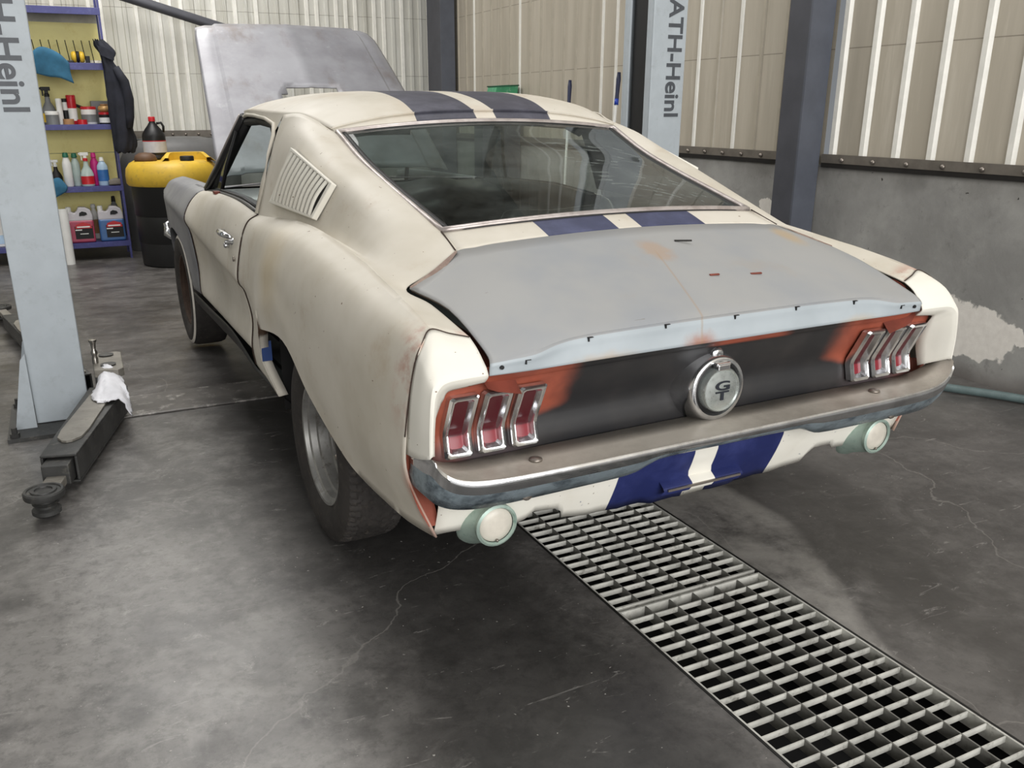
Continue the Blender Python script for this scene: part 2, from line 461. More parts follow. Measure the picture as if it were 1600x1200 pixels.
# hard-edged wet dark field on the right of the drain
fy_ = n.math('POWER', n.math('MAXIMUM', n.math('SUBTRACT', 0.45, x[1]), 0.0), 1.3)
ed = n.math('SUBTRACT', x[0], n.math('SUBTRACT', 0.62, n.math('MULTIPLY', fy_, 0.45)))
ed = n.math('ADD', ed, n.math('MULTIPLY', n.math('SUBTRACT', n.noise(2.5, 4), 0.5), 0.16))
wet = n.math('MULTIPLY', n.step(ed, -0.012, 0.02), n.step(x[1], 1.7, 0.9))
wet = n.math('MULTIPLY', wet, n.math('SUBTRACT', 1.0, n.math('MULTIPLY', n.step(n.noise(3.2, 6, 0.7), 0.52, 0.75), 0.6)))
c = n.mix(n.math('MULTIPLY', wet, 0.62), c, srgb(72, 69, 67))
c = n.mix(n.math('MULTIPLY', n.math('MULTIPLY', n.band(ed, -0.42, -0.01, 0.04), n.step(x[1], 1.2, 0.7)), n.math('MULTIPLY', n.step(x[0], 0.25, 0.32), n.math('MULTIPLY', n.step(n.noise(3, 6, 0.7), 0.3, 0.6), 0.6))), c, srgb(176, 172, 166))
# the slab beyond the lift's cover plate is darker, in patches
c = n.mix(n.math('MULTIPLY', n.step(x[1], 2.56, 2.60), n.math('ADD', 0.35, n.math('MULTIPLY', n.step(n.noise(2.4, 7, 0.75, stretch=(1, 2.2, 1)), 0.42, 0.66), 0.45))), c, srgb(56, 52, 50))
# oily lane along the car's left, with its soft contact shade painted in
oily_shade_lane = n.math('MULTIPLY', n.step(n.math('ADD', n.math('ABSOLUTE', n.math('SUBTRACT', x[0], -0.62)), n.math('MULTIPLY', n.math('SUBTRACT', n.noise(2.2, 5), 0.5), 0.5)), 0.50, 0.16), n.step(x[1], 4.2, 2.6))
c = n.mix(n.math('MULTIPLY', oily_shade_lane, 0.8), c, srgb(44, 43, 42))
# specks, light scuffs and hairline cracks
c = n.mix(n.math('MULTIPLY', n.step(n.noise(70, 2, 0.5), 0.735, 0.755), 0.7), c, srgb(190, 186, 180))
c = n.mix(n.math('MULTIPLY', n.step(n.noise(6, 6, 0.7, stretch=(1, 4.5, 1), dist=1.0), 0.63, 0.68), 0.45), c, srgb(165, 162, 158))
ck = n.t.nodes.new('ShaderNodeTexVoronoi'); ck.feature = 'DISTANCE_TO_EDGE'; ck.inputs['Scale'].default_value = 0.55
vm = n.t.nodes.new('ShaderNodeVectorMath'); vm.operation = 'ADD'
nz = n.t.nodes.new('ShaderNodeTexNoise'); nz.inputs['Scale'].default_value = 3; nz.inputs['Detail'].default_value = 5
n.L(n.co(), nz.inputs['Vector'])
vs = n.t.nodes.new('ShaderNodeVectorMath'); vs.operation = 'SCALE'; vs.inputs['Scale'].default_value = 0.22
n.L(nz.outputs['Color'], vs.inputs[0]); n.L(n.co(), vm.inputs[0]); n.L(vs.outputs[0], vm.inputs[1]); n.L(vm.outputs[0], ck.inputs['Vector'])
c = n.mix(n.math('MULTIPLY', n.step(ck.outputs['Distance'], 0.0016, 0.0004), 0.22), c, srgb(176, 172, 166))
n.bump(n.noise(14, 6, 0.65), 0.07, 0.01)
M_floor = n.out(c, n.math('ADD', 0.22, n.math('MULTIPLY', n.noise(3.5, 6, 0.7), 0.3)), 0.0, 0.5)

n = NT('stained_concrete_plinth'); x = n.xyz()
c = n.mix(n.step(n.noise(2.2, 6, 0.65), 0.35, 0.68), srgb(138, 137, 134), srgb(162, 161, 157))
c = n.mix(n.math('MULTIPLY', n.step(n.noise(16, 6, 0.7), 0.55, 0.75), 0.5), c, srgb(112, 110, 108))
c = n.mix(n.step(n.noise(26, 3, 0.5), 0.74, 0.77), c, srgb(40, 38, 36))
c = n.mix(n.math('MULTIPLY', n.step(n.math('ADD', x[2], n.math('MULTIPLY', n.noise(3, 4), 0.15)), 0.20, 0.07), 0.6), c, srgb(80, 70, 66))
c = n.mix(n.math('MULTIPLY', n.step(n.math('SUBTRACT', x[2], n.math('MULTIPLY', n.noise(4, 5), 0.3)), 0.72, 0.95), 0.55), c, srgb(66, 62, 56))
pt = n.math('MAXIMUM', n.blob((2.66, 1.30, 0.26), 0.17, 0.05, 0.22, 9, (1, 0.62, 1.15)), n.blob((2.66, 2.82, 0.74), 0.07, 0.05, 0.16, 12, (1, 0.8, 1)))
pt = n.math('MAXIMUM', pt, n.blob((2.66, 1.0, 0.27), 0.05, 0.05, 0.1, 16))
c = n.mix(pt, c, n.mix(n.noise(30, 4), srgb(240, 236, 228), srgb(214, 208, 200)))
n.bump(n.noise(20, 6, 0.7), 0.25, 0.01)
M_plinth = n.out(c, 0.85, 0, 0.3)

def sheet_mat(name, a, b, streak, seams):
    n = NT(name); x = n.xyz()
    c = n.mix(n.step(n.noise(2.0, 5, 0.6, stretch=(3, 3, 0.25)), 0.35, 0.68), a, b)
    c = n.mix(n.math('MULTIPLY', n.step(n.noise(9, 5, 0.7, stretch=(1.5, 1.5, 0.12)), 0.52, 0.7), 0.5), c, streak)
    c = n.mix(n.math('MULTIPLY', n.step(n.noise(22, 4, 0.7), 0.72, 0.76), 0.35), c, srgb(110, 98, 80))
    for z in seams:
        c = n.mix(n.math('MULTIPLY', n.band(x[2], z - 0.0025, z + 0.0025, 0.002), 0.6), c, srgb(84, 76, 64))
    return n.out(c, 0.42, 0.0, 0.4)
M_sheet = sheet_mat('beige_wall_sheet', srgb(188, 180, 165), srgb(172, 164, 149), srgb(200, 193, 179), (1.68, 2.30))
M_sheet_back = sheet_mat('pale_wall_sheet', srgb(206, 205, 197), srgb(184, 182, 172), srgb(236, 236, 231), (1.71, 2.32))
M_rib = plain('white_glint_rib', srgb(232, 230, 222), 0.3, 0, 0.05, 14)  # opaque white, daylight glints on the ribs put into the colour
M_rib_dull = plain('dull_beige_rib', srgb(174, 166, 150), 0.4, 0, 0.06, 10)
M_flash = plain('grey_bottom_flashing', srgb(112, 106, 98), 0.5, 0.2, 0.15, 12)
M_column = plain('blue_grey_steel_paint', srgb(88, 92, 102), 0.5, 0.05, 0.1, 6)
M_column_dk = plain('dark_steel_and_column_shade', srgb(76, 77, 84), 0.55, 0.05, 0.1, 6)  # columns' side shade painted as a darker copy; also dark tube and cabinet
M_gap = plain('dark_gap_strip', srgb(26, 23, 20), 0.95)
M_ceil = plain('grey_roof_sheet', srgb(120, 118, 112), 0.7, 0, 0.1, 3)
M_galv = plain('galvanised_grate_bar', srgb(196, 195, 188), 0.5, 0.1, 0.22, 9, 0.5, 0.1, srgb(120, 118, 110))
M_galv_shade = plain('shaded_grate_bar', srgb(118, 117, 112), 0.55, 0.2, 0.2, 9, 0.5, 0.1, srgb(84, 82, 78))  # darker copy of the galvanised bars, shade on their sides painted in
M_steel_dk = plain('dark_channel_steel', srgb(34, 33, 32), 0.6, 0.3, 0.2, 9)
M_pit = plain('black_drain_pit', srgb(12, 12, 12), 0.9)

# ------------------------------------------------------------------ room
def build_room():
    b = MB()
    cx0, cx1, cy0, cy1 = -0.238, 0.292, -2.2, 5.2
    X0, X1, Y0, Y1 = -8.0, 2.70, -9.0, 8.46
    for (a0, a1, b0, b1) in ((X0, cx0, Y0, Y1), (cx1, X1, Y0, Y1), (cx0, cx1, Y0, cy0), (cx0, cx1, cy1, Y1)):
        b.add([(a0, b0, 0), (a1, b0, 0), (a1, b1, 0), (a0, b1, 0)], [(0, 1, 2, 3)])
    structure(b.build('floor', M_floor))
    b = MB()
    d = -0.32
    b.add([(cx0, cy0, 0), (cx1, cy0, 0), (cx1, cy1, 0), (cx0, cy1, 0), (cx0, cy0, d), (cx1, cy0, d), (cx1, cy1, d), (cx0, cy1, d)],
          [(4, 5, 6, 7), (0, 1, 5, 4), (1, 2, 6, 5), (2, 3, 7, 6), (3, 0, 4, 7)])
    structure(b.build('floor_drain_pit', M_pit))
    # wall plinths
    b = MB(); b.box(2.66, 2.95, -9, 8.7, -0.02, 1.02); structure(b.build('wall_right', M_plinth))
    b = MB(); b.box(-8, 2.66, 8.44, 8.7, -0.02, 1.06); structure(b.build('wall_back', M_plinth))
    # profiled sheets on the right wall
    def sheets(name, along, z0, z1, mats, pos, pitch, ribw, h, white, axis):
        b = MB(); t = along[0]; k = 0
        def P(u, d, z):
            return (pos - d, u, z) if axis == 'y' else (u, pos - d, z)
        prof = []
        while t < along[1]:
            prof += [(t, 0, 0), (t + pitch - ribw - 2 * h * 0.6, 0, 1 if white(k) else 2), (t + pitch - ribw - h * 0.6, h, 1 if white(k) else 2), (t + pitch - h * 0.6, h, 1 if white(k) else 2)]
            t += pitch; k += 1
        V = []; F = []; K = []
        for i, (u, dd, kk) in enumerate(prof):
            V += [P(u, dd, z0), P(u, dd, z1)]
            if i:
                F.append((2 * i - 2, 2 * i, 2 * i + 1, 2 * i - 1)); K.append(prof[i - 1][2] if prof[i - 1][2] else 0)
        b.add(V, F); b.K = K
        o = b.build(name, mats, None)
        return structure(o)
    sheets('wall_right_cladding', (-5.721, 2.30), 1.03, 5.0, [M_sheet, M_rib, M_rib_dull], 2.69, 0.225, 0.030, 0.020, lambda k: True, 'y')
    sheets('wall_right_cladding', (2.427, 8.46), 1.03, 5.0, [M_sheet, M_rib, M_rib_dull], 2.69, 0.211, 0.022, 0.010, lambda k: k in (3, 5, 10, 11, 18, 23), 'y')
    rnd = random.Random(3)
    wl = [rnd.random() < 0.42 for _ in range(200)]
    sheets('wall_back_cladding', (-8, 2.7), 1.07, 5.0, [M_sheet_back, M_rib, M_sheet_back], 8.45, 0.108, 0.032, 0.014, lambda k: wl[k], 'x')
    # flashing with bolts, dark strip in the gap under the sheets
    b = MB(); b.box(2.648, 2.664, -6, 2.40, 1.045, 1.095); b.box(2.650, 2.664, 2.67, 8.4, 1.045, 1.095)
    fl = structure(b.build('trim_1', M_flash))
    for i in range(14):
        y = (0.89 + 0.225 * i) if i < 7 else 2.73 + 0.19 * (i - 7)
        q = MB(); q.lathe([(0.014, 0), (0.014, 0.004), (0.008, 0.012), (0.0, 0.012)], 10, Matrix.Translation((2.648, y, 1.066)) @ Matrix.Rotation(-PI / 2, 4, 'Y'))
        q.build('bolt', M_bolt, fl, True)
    b = MB(); b.box(2.650, 2.664, -6, 2.40, 1.019, 1.045); b.box(2.650, 2.664, 2.67, 8.4, 1.019, 1.045); structure(b.build('trim_2', M_gap))
    b = MB(); b.box(-8, 2.6, 8.425, 8.438, 1.08, 1.15)
    fl = structure(b.build('trim_3', M_flash))
    for i in range(10):
        q = MB(); q.lathe([(0.014, 0), (0.014, 0.004), (0.008, 0.012), (0.0, 0.012)], 10, Matrix.Translation((-0.75 + i * 0.13, 8.425, 1.11)) @ Matrix.Rotation(PI / 2, 4, 'X'))
        q.build('bolt', M_bolt, fl, True)
    # steel columns
    def hcol(name, x0, x1, y0, y1):
        b = MB(); t = 0.014; xm = (x0 + x1) / 2
        b.box(x0, x1, y0, y0 + t, 0, 5.0, 0); b.box(x0, x1, y1 - t, y1, 0, 5.0, 1); b.box(xm - 0.006, xm + 0.006, y0 + t, y1 - t, 0, 5.0, 1)
        b.box(x0 + 0.0, x0 + 0.006, y0 + t, y1 - t, 0, 5.0, 1)
        return structure(b.build(name, [M_column, M_column_dk]))
    hcol('steel_column', 2.478, 2.652, 2.42, 2.60)
    hcol('steel_column', 2.480, 2.645, 7.90, 8.30)
    # roof
    b = MB()
    for (a0, a1, b0, b1) in ((-8, -4.2, -9, 8.5), (-2.2, -0.1, -9, 8.5), (1.5, 2.95, -9, 8.5), (-4.2, -2.2, 7.2, 8.5), (-4.2, -2.2, -9, -0.8), (-0.1, 1.5, 4.6, 8.5), (-0.1, 1.5, -9, -1.4)):
        b.box(a0, a1, b0, b1, 5.0, 5.06)
    structure(b.build('ceiling', M_ceil))
    b = MB(); b.box(-8.1, -8.0, -9, 8.7, 0, 5.0); structure(b.build('wall_left', M_sheet_back))
build_room()

# ------------------------------------------------------------------ drain grates
def grate(y0, y1, label):
    t = thing('drain_grate', label, 'grate', (0.027, (y0 + y1) / 2, 0), 0, 'floor drain gratings')
    oy = (y0 + y1) / 2
    x0, x1 = -0.252, 0.252
    hh = (y1 - y0) / 2
    b = MB()
    b.box(x0 - 0.006, x0, -hh, hh, -0.040, 0.001); b.box(x1, x1 + 0.006, -hh, hh, -0.040, 0.001)
    b.box(x0, x1, -hh, -hh + 0.006, -0.040, 0.001); b.box(x0, x1, hh - 0.006, hh, -0.040, 0.001)
    b.build('frame', M_galv, t)
    b = MB(); px = (x1 - x0) / 6
    for i in range(1, 6): b.box(x0 + px * i - 0.002, x0 + px * i + 0.002, -hh + 0.006, hh - 0.006, -0.034, 0.0)
    b.build('bearing_bars', M_galv_shade, t)
    b = MB(); ny = int(round((2 * hh) / 0.0475)); py = 2 * hh / ny
    for i in range(1, ny): b.box(x0, x1, -hh + py * i - 0.0016, -hh + py * i + 0.0016, -0.0165, -0.0005)
    b.build('cross_bars', M_galv, t)
    return t
grate(0.172, 1.172, 'galvanised floor grate disappearing under the rear of the car')
grate(-0.860, 0.155, 'galvanised floor grate nearest the camera, at lower right')
b = MB()
b.box(-0.238, -0.231, -2.2, 2.5, -0.045, 0.002); b.box(0.286, 0.292, -2.2, 2.5, -0.045, 0.002)
structure(b.build('trim_4', M_steel_dk))

# ------------------------------------------------------------------ car lift
M_liftgrey = plain('pale_grey_lift_paint', srgb(176, 184, 190), 0.45, 0.0, 0.05, 7, 0.4, 0.05, srgb(166, 173, 178))
M_liftdark = plain('grimy_dark_lift_steel', srgb(62, 62, 61), 0.5, 0.25, 0.25, 10, 0.5, 0.1, srgb(96, 94, 88))
M_liftplate = plain('worn_beige_lift_steel', srgb(136, 132, 124), 0.5, 0.3, 0.15, 9, 0.5, 0.05, srgb(104, 98, 90))
M_letter = plain('dark_grey_lettering', srgb(74, 78, 84), 0.5, 0, 0.1, 30)
M_pin = plain('polished_pin_steel', srgb(170, 165, 158), 0.25, 0.9)

def lift_column(s, label):
    xo, xi = 1.7385 * s, 1.5165 * s            # outer and inner face
    t = thing('lift_post', label, 'car lift', (s * 1.63, 2.72, 0))
    ox, oy = s * 1.63, 2.72
    b = MB()
    def bx(x0, x1, y0, y1, z0, z1, k=0): b.box(min(x0, x1) - ox, max(x0, x1) - ox, y0 - oy, y1 - oy, z0, z1, k)
    bx(xo, xi, 2.590, 2.604, 0.02, 4.2)                        # front flange
    bx(xo, xo - s * 0.012, 2.604, 2.860, 0.02, 4.2)            # web
    bx(xo, xi, 2.860, 2.874, 0.02, 4.2)                        # rear flange
    bx(xi, xi + s * 0.012, 2.604, 2.652, 0.02, 4.2)            # lips
    bx(xi, xi + s * 0.012, 2.812, 2.860, 0.02, 4.2, 1)
    b.build('column', [M_liftgrey, M_liftgrey], t, False, None, 0.004)
    b = MB(); bx(xo - s * 0.04, xi + s * 0.02, 2.66, 2.80, 0.3, 4.15); b.build('black_infill', M_black, t)  # added black block keeps the hollow post dark inside
    b = MB(); bx(xo + s * 0.115, xi - s * 0.03, 2.42, 2.95, 0.0, 0.018); b.build('base_plate', M_liftdark, t)
    for yy in (2.545, 2.90):
        b = MB()
        pts = [(0, 0), (0.085, 0), (0.022, 0.31), (0, 0.34)]
        M = Matrix.Translation((xo - ox, yy - oy, 0.018)) @ Matrix(((s, 0, 0, 0), (0, 0, 1, 0), (0, 1, 0, 0), (0, 0, 0, 1)))
        b.prism(pts, 0, 0.014, 0, M); b.build('gusset', M_liftgrey, t)
    for (bx_, by_) in ((0.085, 2.45), (0.085, 2.90)):
        b = MB(); b.lathe([(0.02, 0.018), (0.02, 0.035), (0.012, 0.035), (0.012, 0.06), (0, 0.06)], 8, Matrix.Translation((xo + s * bx_ - ox, by_ - oy, 0)))
        b.build('anchor_bolt', M_liftdark, t)
    x_base = -1.657 if s < 0 else 1.614
    z_top = 1.968 if s < 0 else 1.925
    text('lettering', 'ATH-Heinl', M_letter, t, (x_base - ox, 2.5885 - oy, z_top), (0, 0, -1), (1, 0, 0), 0.612, 0.0985, 0.001)
    return t, ox, oy

t, ox, oy = lift_column(-1, 'grey lift post at the left edge with a crumpled white rag by its foot')
# carriage plate with holes, pin, rear arm and front arm
def mv(p): return (p[0] - ox, p[1] - oy, p[2])
b = MB()
out = [(-1.475, 2.50), (-1.378, 2.46), (-1.352, 2.49), (-1.345, 2.78), (-1.362, 2.80), (-1.475, 2.80)]
b.prism([(p[0] - ox, p[1] - oy) for p in out], 0.225, 0.262)
b.build('carriage_plate', M_liftplate, t, False, None, 0.004)
for yy in (2.56, 2.74):
    b = MB(); b.lathe([(0.0, 0.261), (0.030, 0.262), (0.034, 0.268), (0.0, 0.268)], 20, Matrix.Translation((-1.412 - ox, yy - oy, 0))); b.build('pivot_pin_cap', M_liftdark, t, True, 40)
b = MB(); b.box(-1.475 - ox, -1.365 - ox, 2.52 - oy, 2.79 - oy, 0.05, 0.225); b.build('carriage_block', M_liftdark, t)
b = MB()
b.lathe([(0.013, 0.24), (0.013, 0.285), (0.010, 0.295), (0.014, 0.305), (0.014, 0.315), (0.009, 0.325), (0.012, 0.355), (0.017, 0.365), (0.017, 0.372), (0.0, 0.374)], 14, Matrix.Translation((-1.462 - ox, 2.62 - oy, 0)))
b.build('locking_pin', M_pin, t, True, 50)
# near arm: hollow box section, inner slider, pad
def arm(root, tip, z0, z1, wr, wt, t, slider=True):
    r = Vector(root); p = Vector(tip); d = (p - r); Ln = d.length; d.normalize(); nn = Vector((-d.y, d.x))
    def pt(u, v, z): q = r + d * u + nn * v; return (q.x - ox, q.y - oy, z)
    LB = Ln * 0.80
    b = MB(); e = 0.010
    def hexa(u0, u1, va0, va1, vb0, vb1, za, zb, k=0):
        V = [pt(u0, va0, za), pt(u0, va1, za), pt(u1, vb1, za), pt(u1, vb0, za), pt(u0, va0, zb), pt(u0, va1, zb), pt(u1, vb1, zb), pt(u1, vb0, zb)]
        b.add(V, [(0, 1, 2, 3), (4, 7, 6, 5), (0, 4, 5, 1), (1, 5, 6, 2), (2, 6, 7, 3), (3, 7, 4, 0)], k)
    hr, ht = wr / 2, wt / 2
    hexa(0, LB, -hr, hr, -ht, ht, z1 - e, z1)
    hexa(0, LB, -hr, hr, -ht, ht, z0, z0 + e)
    hexa(0, LB, -hr, -hr + e, -ht, -ht + e, z0 + e, z1 - e)
    hexa(0, LB, hr - e, hr, ht - e, ht, z0 + e, z1 - e)
    a = b.build('arm', M_liftdark, t, False, None, 0.003)
    b = MB()
    V = []; F = []
    pts = [(0.02, -0.045), (LB * 0.70, -0.052), (LB * 0.80, -0.044), (LB * 0.845, -0.02), (LB * 0.855, 0.0), (LB * 0.845, 0.02), (LB * 0.80, 0.044), (LB * 0.70, 0.052), (0.02, 0.045)]
    nP = len(pts)
    V = [pt(u, v, z1 + 0.001) for u, v in pts] + [pt(u, v, z1 + 0.009) for u, v in pts]
    F = [tuple(range(nP, 2 * nP)), tuple(range(nP - 1, -1, -1))] + [(i, (i + 1) % nP, nP + (i + 1) % nP, nP + i) for i in range(nP)]
    b.add(V, F); b.build('doubler_plate', M_liftplate, a)
    b = MB(); hs = ht - 0.016
    hexa(LB * 0.6, LB + 0.06, -hs, hs, -hs, hs, z0 + 0.018, z1 - 0.018)
    s1 = b.build('slider', M_liftdark, a, False, None, 0.004)
    b = MB(); hs2 = ht - 0.03
    hexa(LB * 0.7, Ln - 0.02, -hs2, hs2, -hs2, hs2, z0 + 0.022, z0 + 0.055)
    b.build('slider_tongue', M_liftplate, a, False, None, 0.004)
    b = MB(); q = pt(Ln, 0, 0)
    T = Matrix.Translation((q[0], q[1], 0))
    b.lathe([(0.024, 0.006), (0.040, 0.012), (0.048, 0.02), (0.048, 0.034), (0.036, 0.042), (0.036, 0.050), (0.044, 0.056), (0.034, 0.062), (0.034, 0.078), (0.066, 0.080), (0.068, 0.086), (0.068, 0.100), (0.064, 0.105), (0.056, 0.105), (0.054, 0.101), (0.044, 0.101), (0.042, 0.106), (0.030, 0.106), (0.028, 0.101), (0.0, 0.101)], 28, T)
    b.build('rubber_pad', M_liftdark, a, True, 30)
    return a
arm((-1.425, 2.60), (-1.697, 1.56), 0.035, 0.150, 0.165, 0.128, t)
arm((-1.55, 2.95), (-1.98, 5.05), 0.035, 0.125, 0.13, 0.11, t)

t2, ox2, oy2 = lift_column(1, 'grey lift post on the far side of the car with dark vertical lettering')
b = MB(); b.box(1.742 - ox2, 1.752 - ox2, 2.62 - oy2, 2.70 - oy2, 1.17, 1.32); b.build('switch_box', M_black, t2, False, None, 0.003)

b = MB(); b.box(-1.475, 1.475, 2.548, 2.868, 0.0, 0.010)
o = tag(b.build('lift_cover_plate', plain('dark_scuffed_floor_plate', srgb(96, 93, 90), 0.4, 0.2, 0.3, 5, 0.5, 0.05, srgb(186, 182, 176)), None, False, None, 0.004),
        'flat dark steel cover strip across the floor between the two lift posts', 'cover plate')

# crumpled rag
def rag(name, mat, label, cat, outline, thick=0.02, seed=1, lay=None):
    pass
M_rag = plain('white_cloth', srgb(235, 235, 240), 0.85, 0, 0.06, 18, 0.2)
rnd = random.Random(5)
b = MB()
cx, cy, cz = -1.438, 2.475, 0.165
rows = []
pr = [((-0.085, 0.0), 0.02), ((-0.03, 0.055), 0.085), ((0.0, 0.06), 0.10), ((0.04, 0.03), 0.06), ((0.085, -0.01), 0.035)]
# folded cloth: a few overlapping triangular folds lofted into one sheet
ctrl = [
    [(-1.505, 2.415, 0.168), (-1.470, 2.470, 0.205), (-1.445, 2.540, 0.262), (-1.400, 2.520, 0.268), (-1.365, 2.470, 0.225)],
    [(-1.500, 2.375, 0.166), (-1.462, 2.405, 0.215), (-1.430, 2.465, 0.248), (-1.390, 2.450, 0.235), (-1.355, 2.405, 0.185)],
    [(-1.490, 2.345, 0.166), (-1.460, 2.355, 0.185), (-1.425, 2.385, 0.222), (-1.380, 2.395, 0.195), (-1.350, 2.380, 0.140)],
    [(-1.485, 2.330, 0.165), (-1.450, 2.330, 0.168), (-1.410, 2.345, 0.185), (-1.375, 2.350, 0.172), (-1.347, 2.352, 0.105)],
    [(-1.480, 2.318, 0.165), (-1.440, 2.312, 0.165), (-1.400, 2.322, 0.166), (-1.374, 2.318, 0.150), (-1.350, 2.322, 0.080)]]
G = loft(ctrl, 5, 5)
for row in G:
    for p in row:
        p += Vector((rnd.uniform(-1, 1), rnd.uniform(-1, 1), rnd.uniform(0, 1))) * 0.004
o = panel('cleaning_rag', [G], M_rag, None, (0, 0, 1), 0.006)
tag(o, 'crumpled white rag draped over the root of the lift arm', 'rag')

# ------------------------------------------------------------------ the car (car frame: x right, y forward, z up; tail at y=0)
car = bpy.data.objects.new('car', None); C.objects.link(car)
C2W = Matrix(((0.99976517, -0.02166884, -0.00024055), (0.02167018, 0.99970358, 0.01109772), (0.0, -0.01110033, 0.99993839)))
car.location = (0.022, 0.0, 0.011)
car.rotation_euler = C2W.to_euler()
tag(car, 'cream vintage fastback coupe under restoration with navy stripes and grey primer boot lid', 'car')

# control rows: belt crease downwards, per station from the rear seam to the door
Q = [
    # st 0 (rear seam)
    [(.805, .150, .884), (.850, .112, .845), (.874, .115, .750), (.882, .132, .650), (.878, .140, .540), (.805, .155, .362)],
    [(.800, .228, .902), (.853, .205, .862), (.882, .21, .768), (.890, .22, .660), (.885, .225, .53), (.828, .22, .368)],
    [(.797, .345, .922), (.858, .330, .878), (.891, .32, .787), (.898, .31, .672), (.892, .31, .53), (.846, .30, .376)],
    [(.791, .480, .941), (.862, .480, .901), (.901, .49, .812), (.907, .50, .692), (.900, .515, .55), (.870, .52, .397)],
    [(.784, .665, .967), (.863, .670, .931), (.907, .68, .842), (.915, .68, .722), (.910, .675, .585), (.885, .66, .437)],
    [(.785, 1.03, 1.008), (.865, 1.0, .969), (.911, .97, .880), (.922, .95, .783), (.922, .93, .680), (.908, .88, .545)],
    [(.787, 1.27, 1.014), (.867, 1.24, .976), (.912, 1.19, .902), (.926, 1.15, .834), (.934, 1.12, .765), (.925, 1.08, .668)],
    [(.790, 1.47, 1.006), (.866, 1.46, .966), (.904, 1.445, .868), (.918, 1.435, .775), (.928, 1.43, .710), (.928, 1.425, .640)],
]
Qf = [
    [(.790, 1.47, 1.006), (.866, 1.46, .966), (.904, 1.445, .868), (.918, 1.435, .775), (.928, 1.43, .710), (.928, 1.425, .640), (.904, 1.54, .500), (.872, 1.445, .372)],
    [(.795, 1.66, .994), (.858, 1.655, .957), (.890, 1.65, .872), (.906, 1.65, .758), (.900, 1.65, .690), (.886, 1.65, .600), (.876, 1.65, .480), (.862, 1.65, .372)],
    [(.800, 1.85, .985), (.842, 1.85, .958), (.873, 1.85, .885), (.899, 1.85, .745), (.876, 1.85, .690), (.857, 1.85, .580), (.868, 1.85, .470), (.860, 1.85, .392)],
]
ARCH = [Q[i][5] for i in range(2, 8)]
DOOR = [
    [(.800, 1.862, .985), (.838, 1.862, .958), (.872, 1.862, .885), (.900, 1.862, .747), (.876, 1.862, .690), (.856, 1.862, .580), (.868, 1.862, .480), (.862, 1.862, .448)],
    [(.800, 2.25, 1.012), (.838, 2.25, .985), (.874, 2.25, .908), (.902, 2.25, .778), (.874, 2.25, .715), (.852, 2.25, .590), (.866, 2.25, .485), (.860, 2.25, .452)],
    [(.792, 2.75, 1.010), (.834, 2.75, .988), (.874, 2.75, .925), (.904, 2.75, .823), (.874, 2.75, .755), (.852, 2.75, .610), (.864, 2.75, .490), (.856, 2.75, .458)],
    [(.778, 3.06, 1.003), (.828, 3.08, .985), (.874, 3.10, .930), (.903, 3.10, .858), (.878, 3.10, .785), (.860, 3.10, .625), (.862, 3.10, .495), (.854, 3.10, .460)],
]
FEND = [
    [(.778, 3.07, 1.003), (.828, 3.09, .985), (.874, 3.115, .930), (.903, 3.115, .859), (.886, 3.115, .786), (.868, 3.115, .625), (.862, 3.115, .495), (.854, 3.115, .460)],
    [(.782, 3.30, 1.003), (.828, 3.32, .985), (.872, 3.34, .935), (.902, 3.34, .880), (.886, 3.35, .80), (.876, 3.36, .66), (.872, 3.37, .53), (.862, 3.36, .455)],
]
FARCH = [
    [(.782, 3.30, 1.003), (.828, 3.32, .985), (.872, 3.34, .935), (.902, 3.34, .880), (.886, 3.35, .80), (.876, 3.36, .66), (.872, 3.37, .53)],
    [(.782, 3.47, 1.003), (.828, 3.48, .985), (.870, 3.50, .938), (.900, 3.50, .888), (.888, 3.49, .83), (.884, 3.47, .76), (.880, 3.46, .675)],
    [(.782, 3.77, 1.003), (.826, 3.77, .987), (.864, 3.77, .943), (.893, 3.77, .900), (.890, 3.77, .86), (.888, 3.77, .81), (.885, 3.77, .745)],
    [(.780, 4.05, 1.000), (.820, 4.05, .985), (.852, 4.06, .945), (.876, 4.06, .905), (.874, 4.06, .85), (.870, 4.06, .77), (.866, 4.06, .675)],
    [(.778, 4.20, .998), (.812, 4.22, .980), (.836, 4.24, .945), (.854, 4.24, .906), (.848, 4.22, .83), (.842, 4.20, .70), (.838, 4.17, .53)],
    [(.770, 4.30, .985), (.798, 4.34, .965), (.818, 4.38, .935), (.836, 4.40, .900), (.822, 4.36, .80), (.812, 4.30, .64), (.806, 4.24, .48)],
]
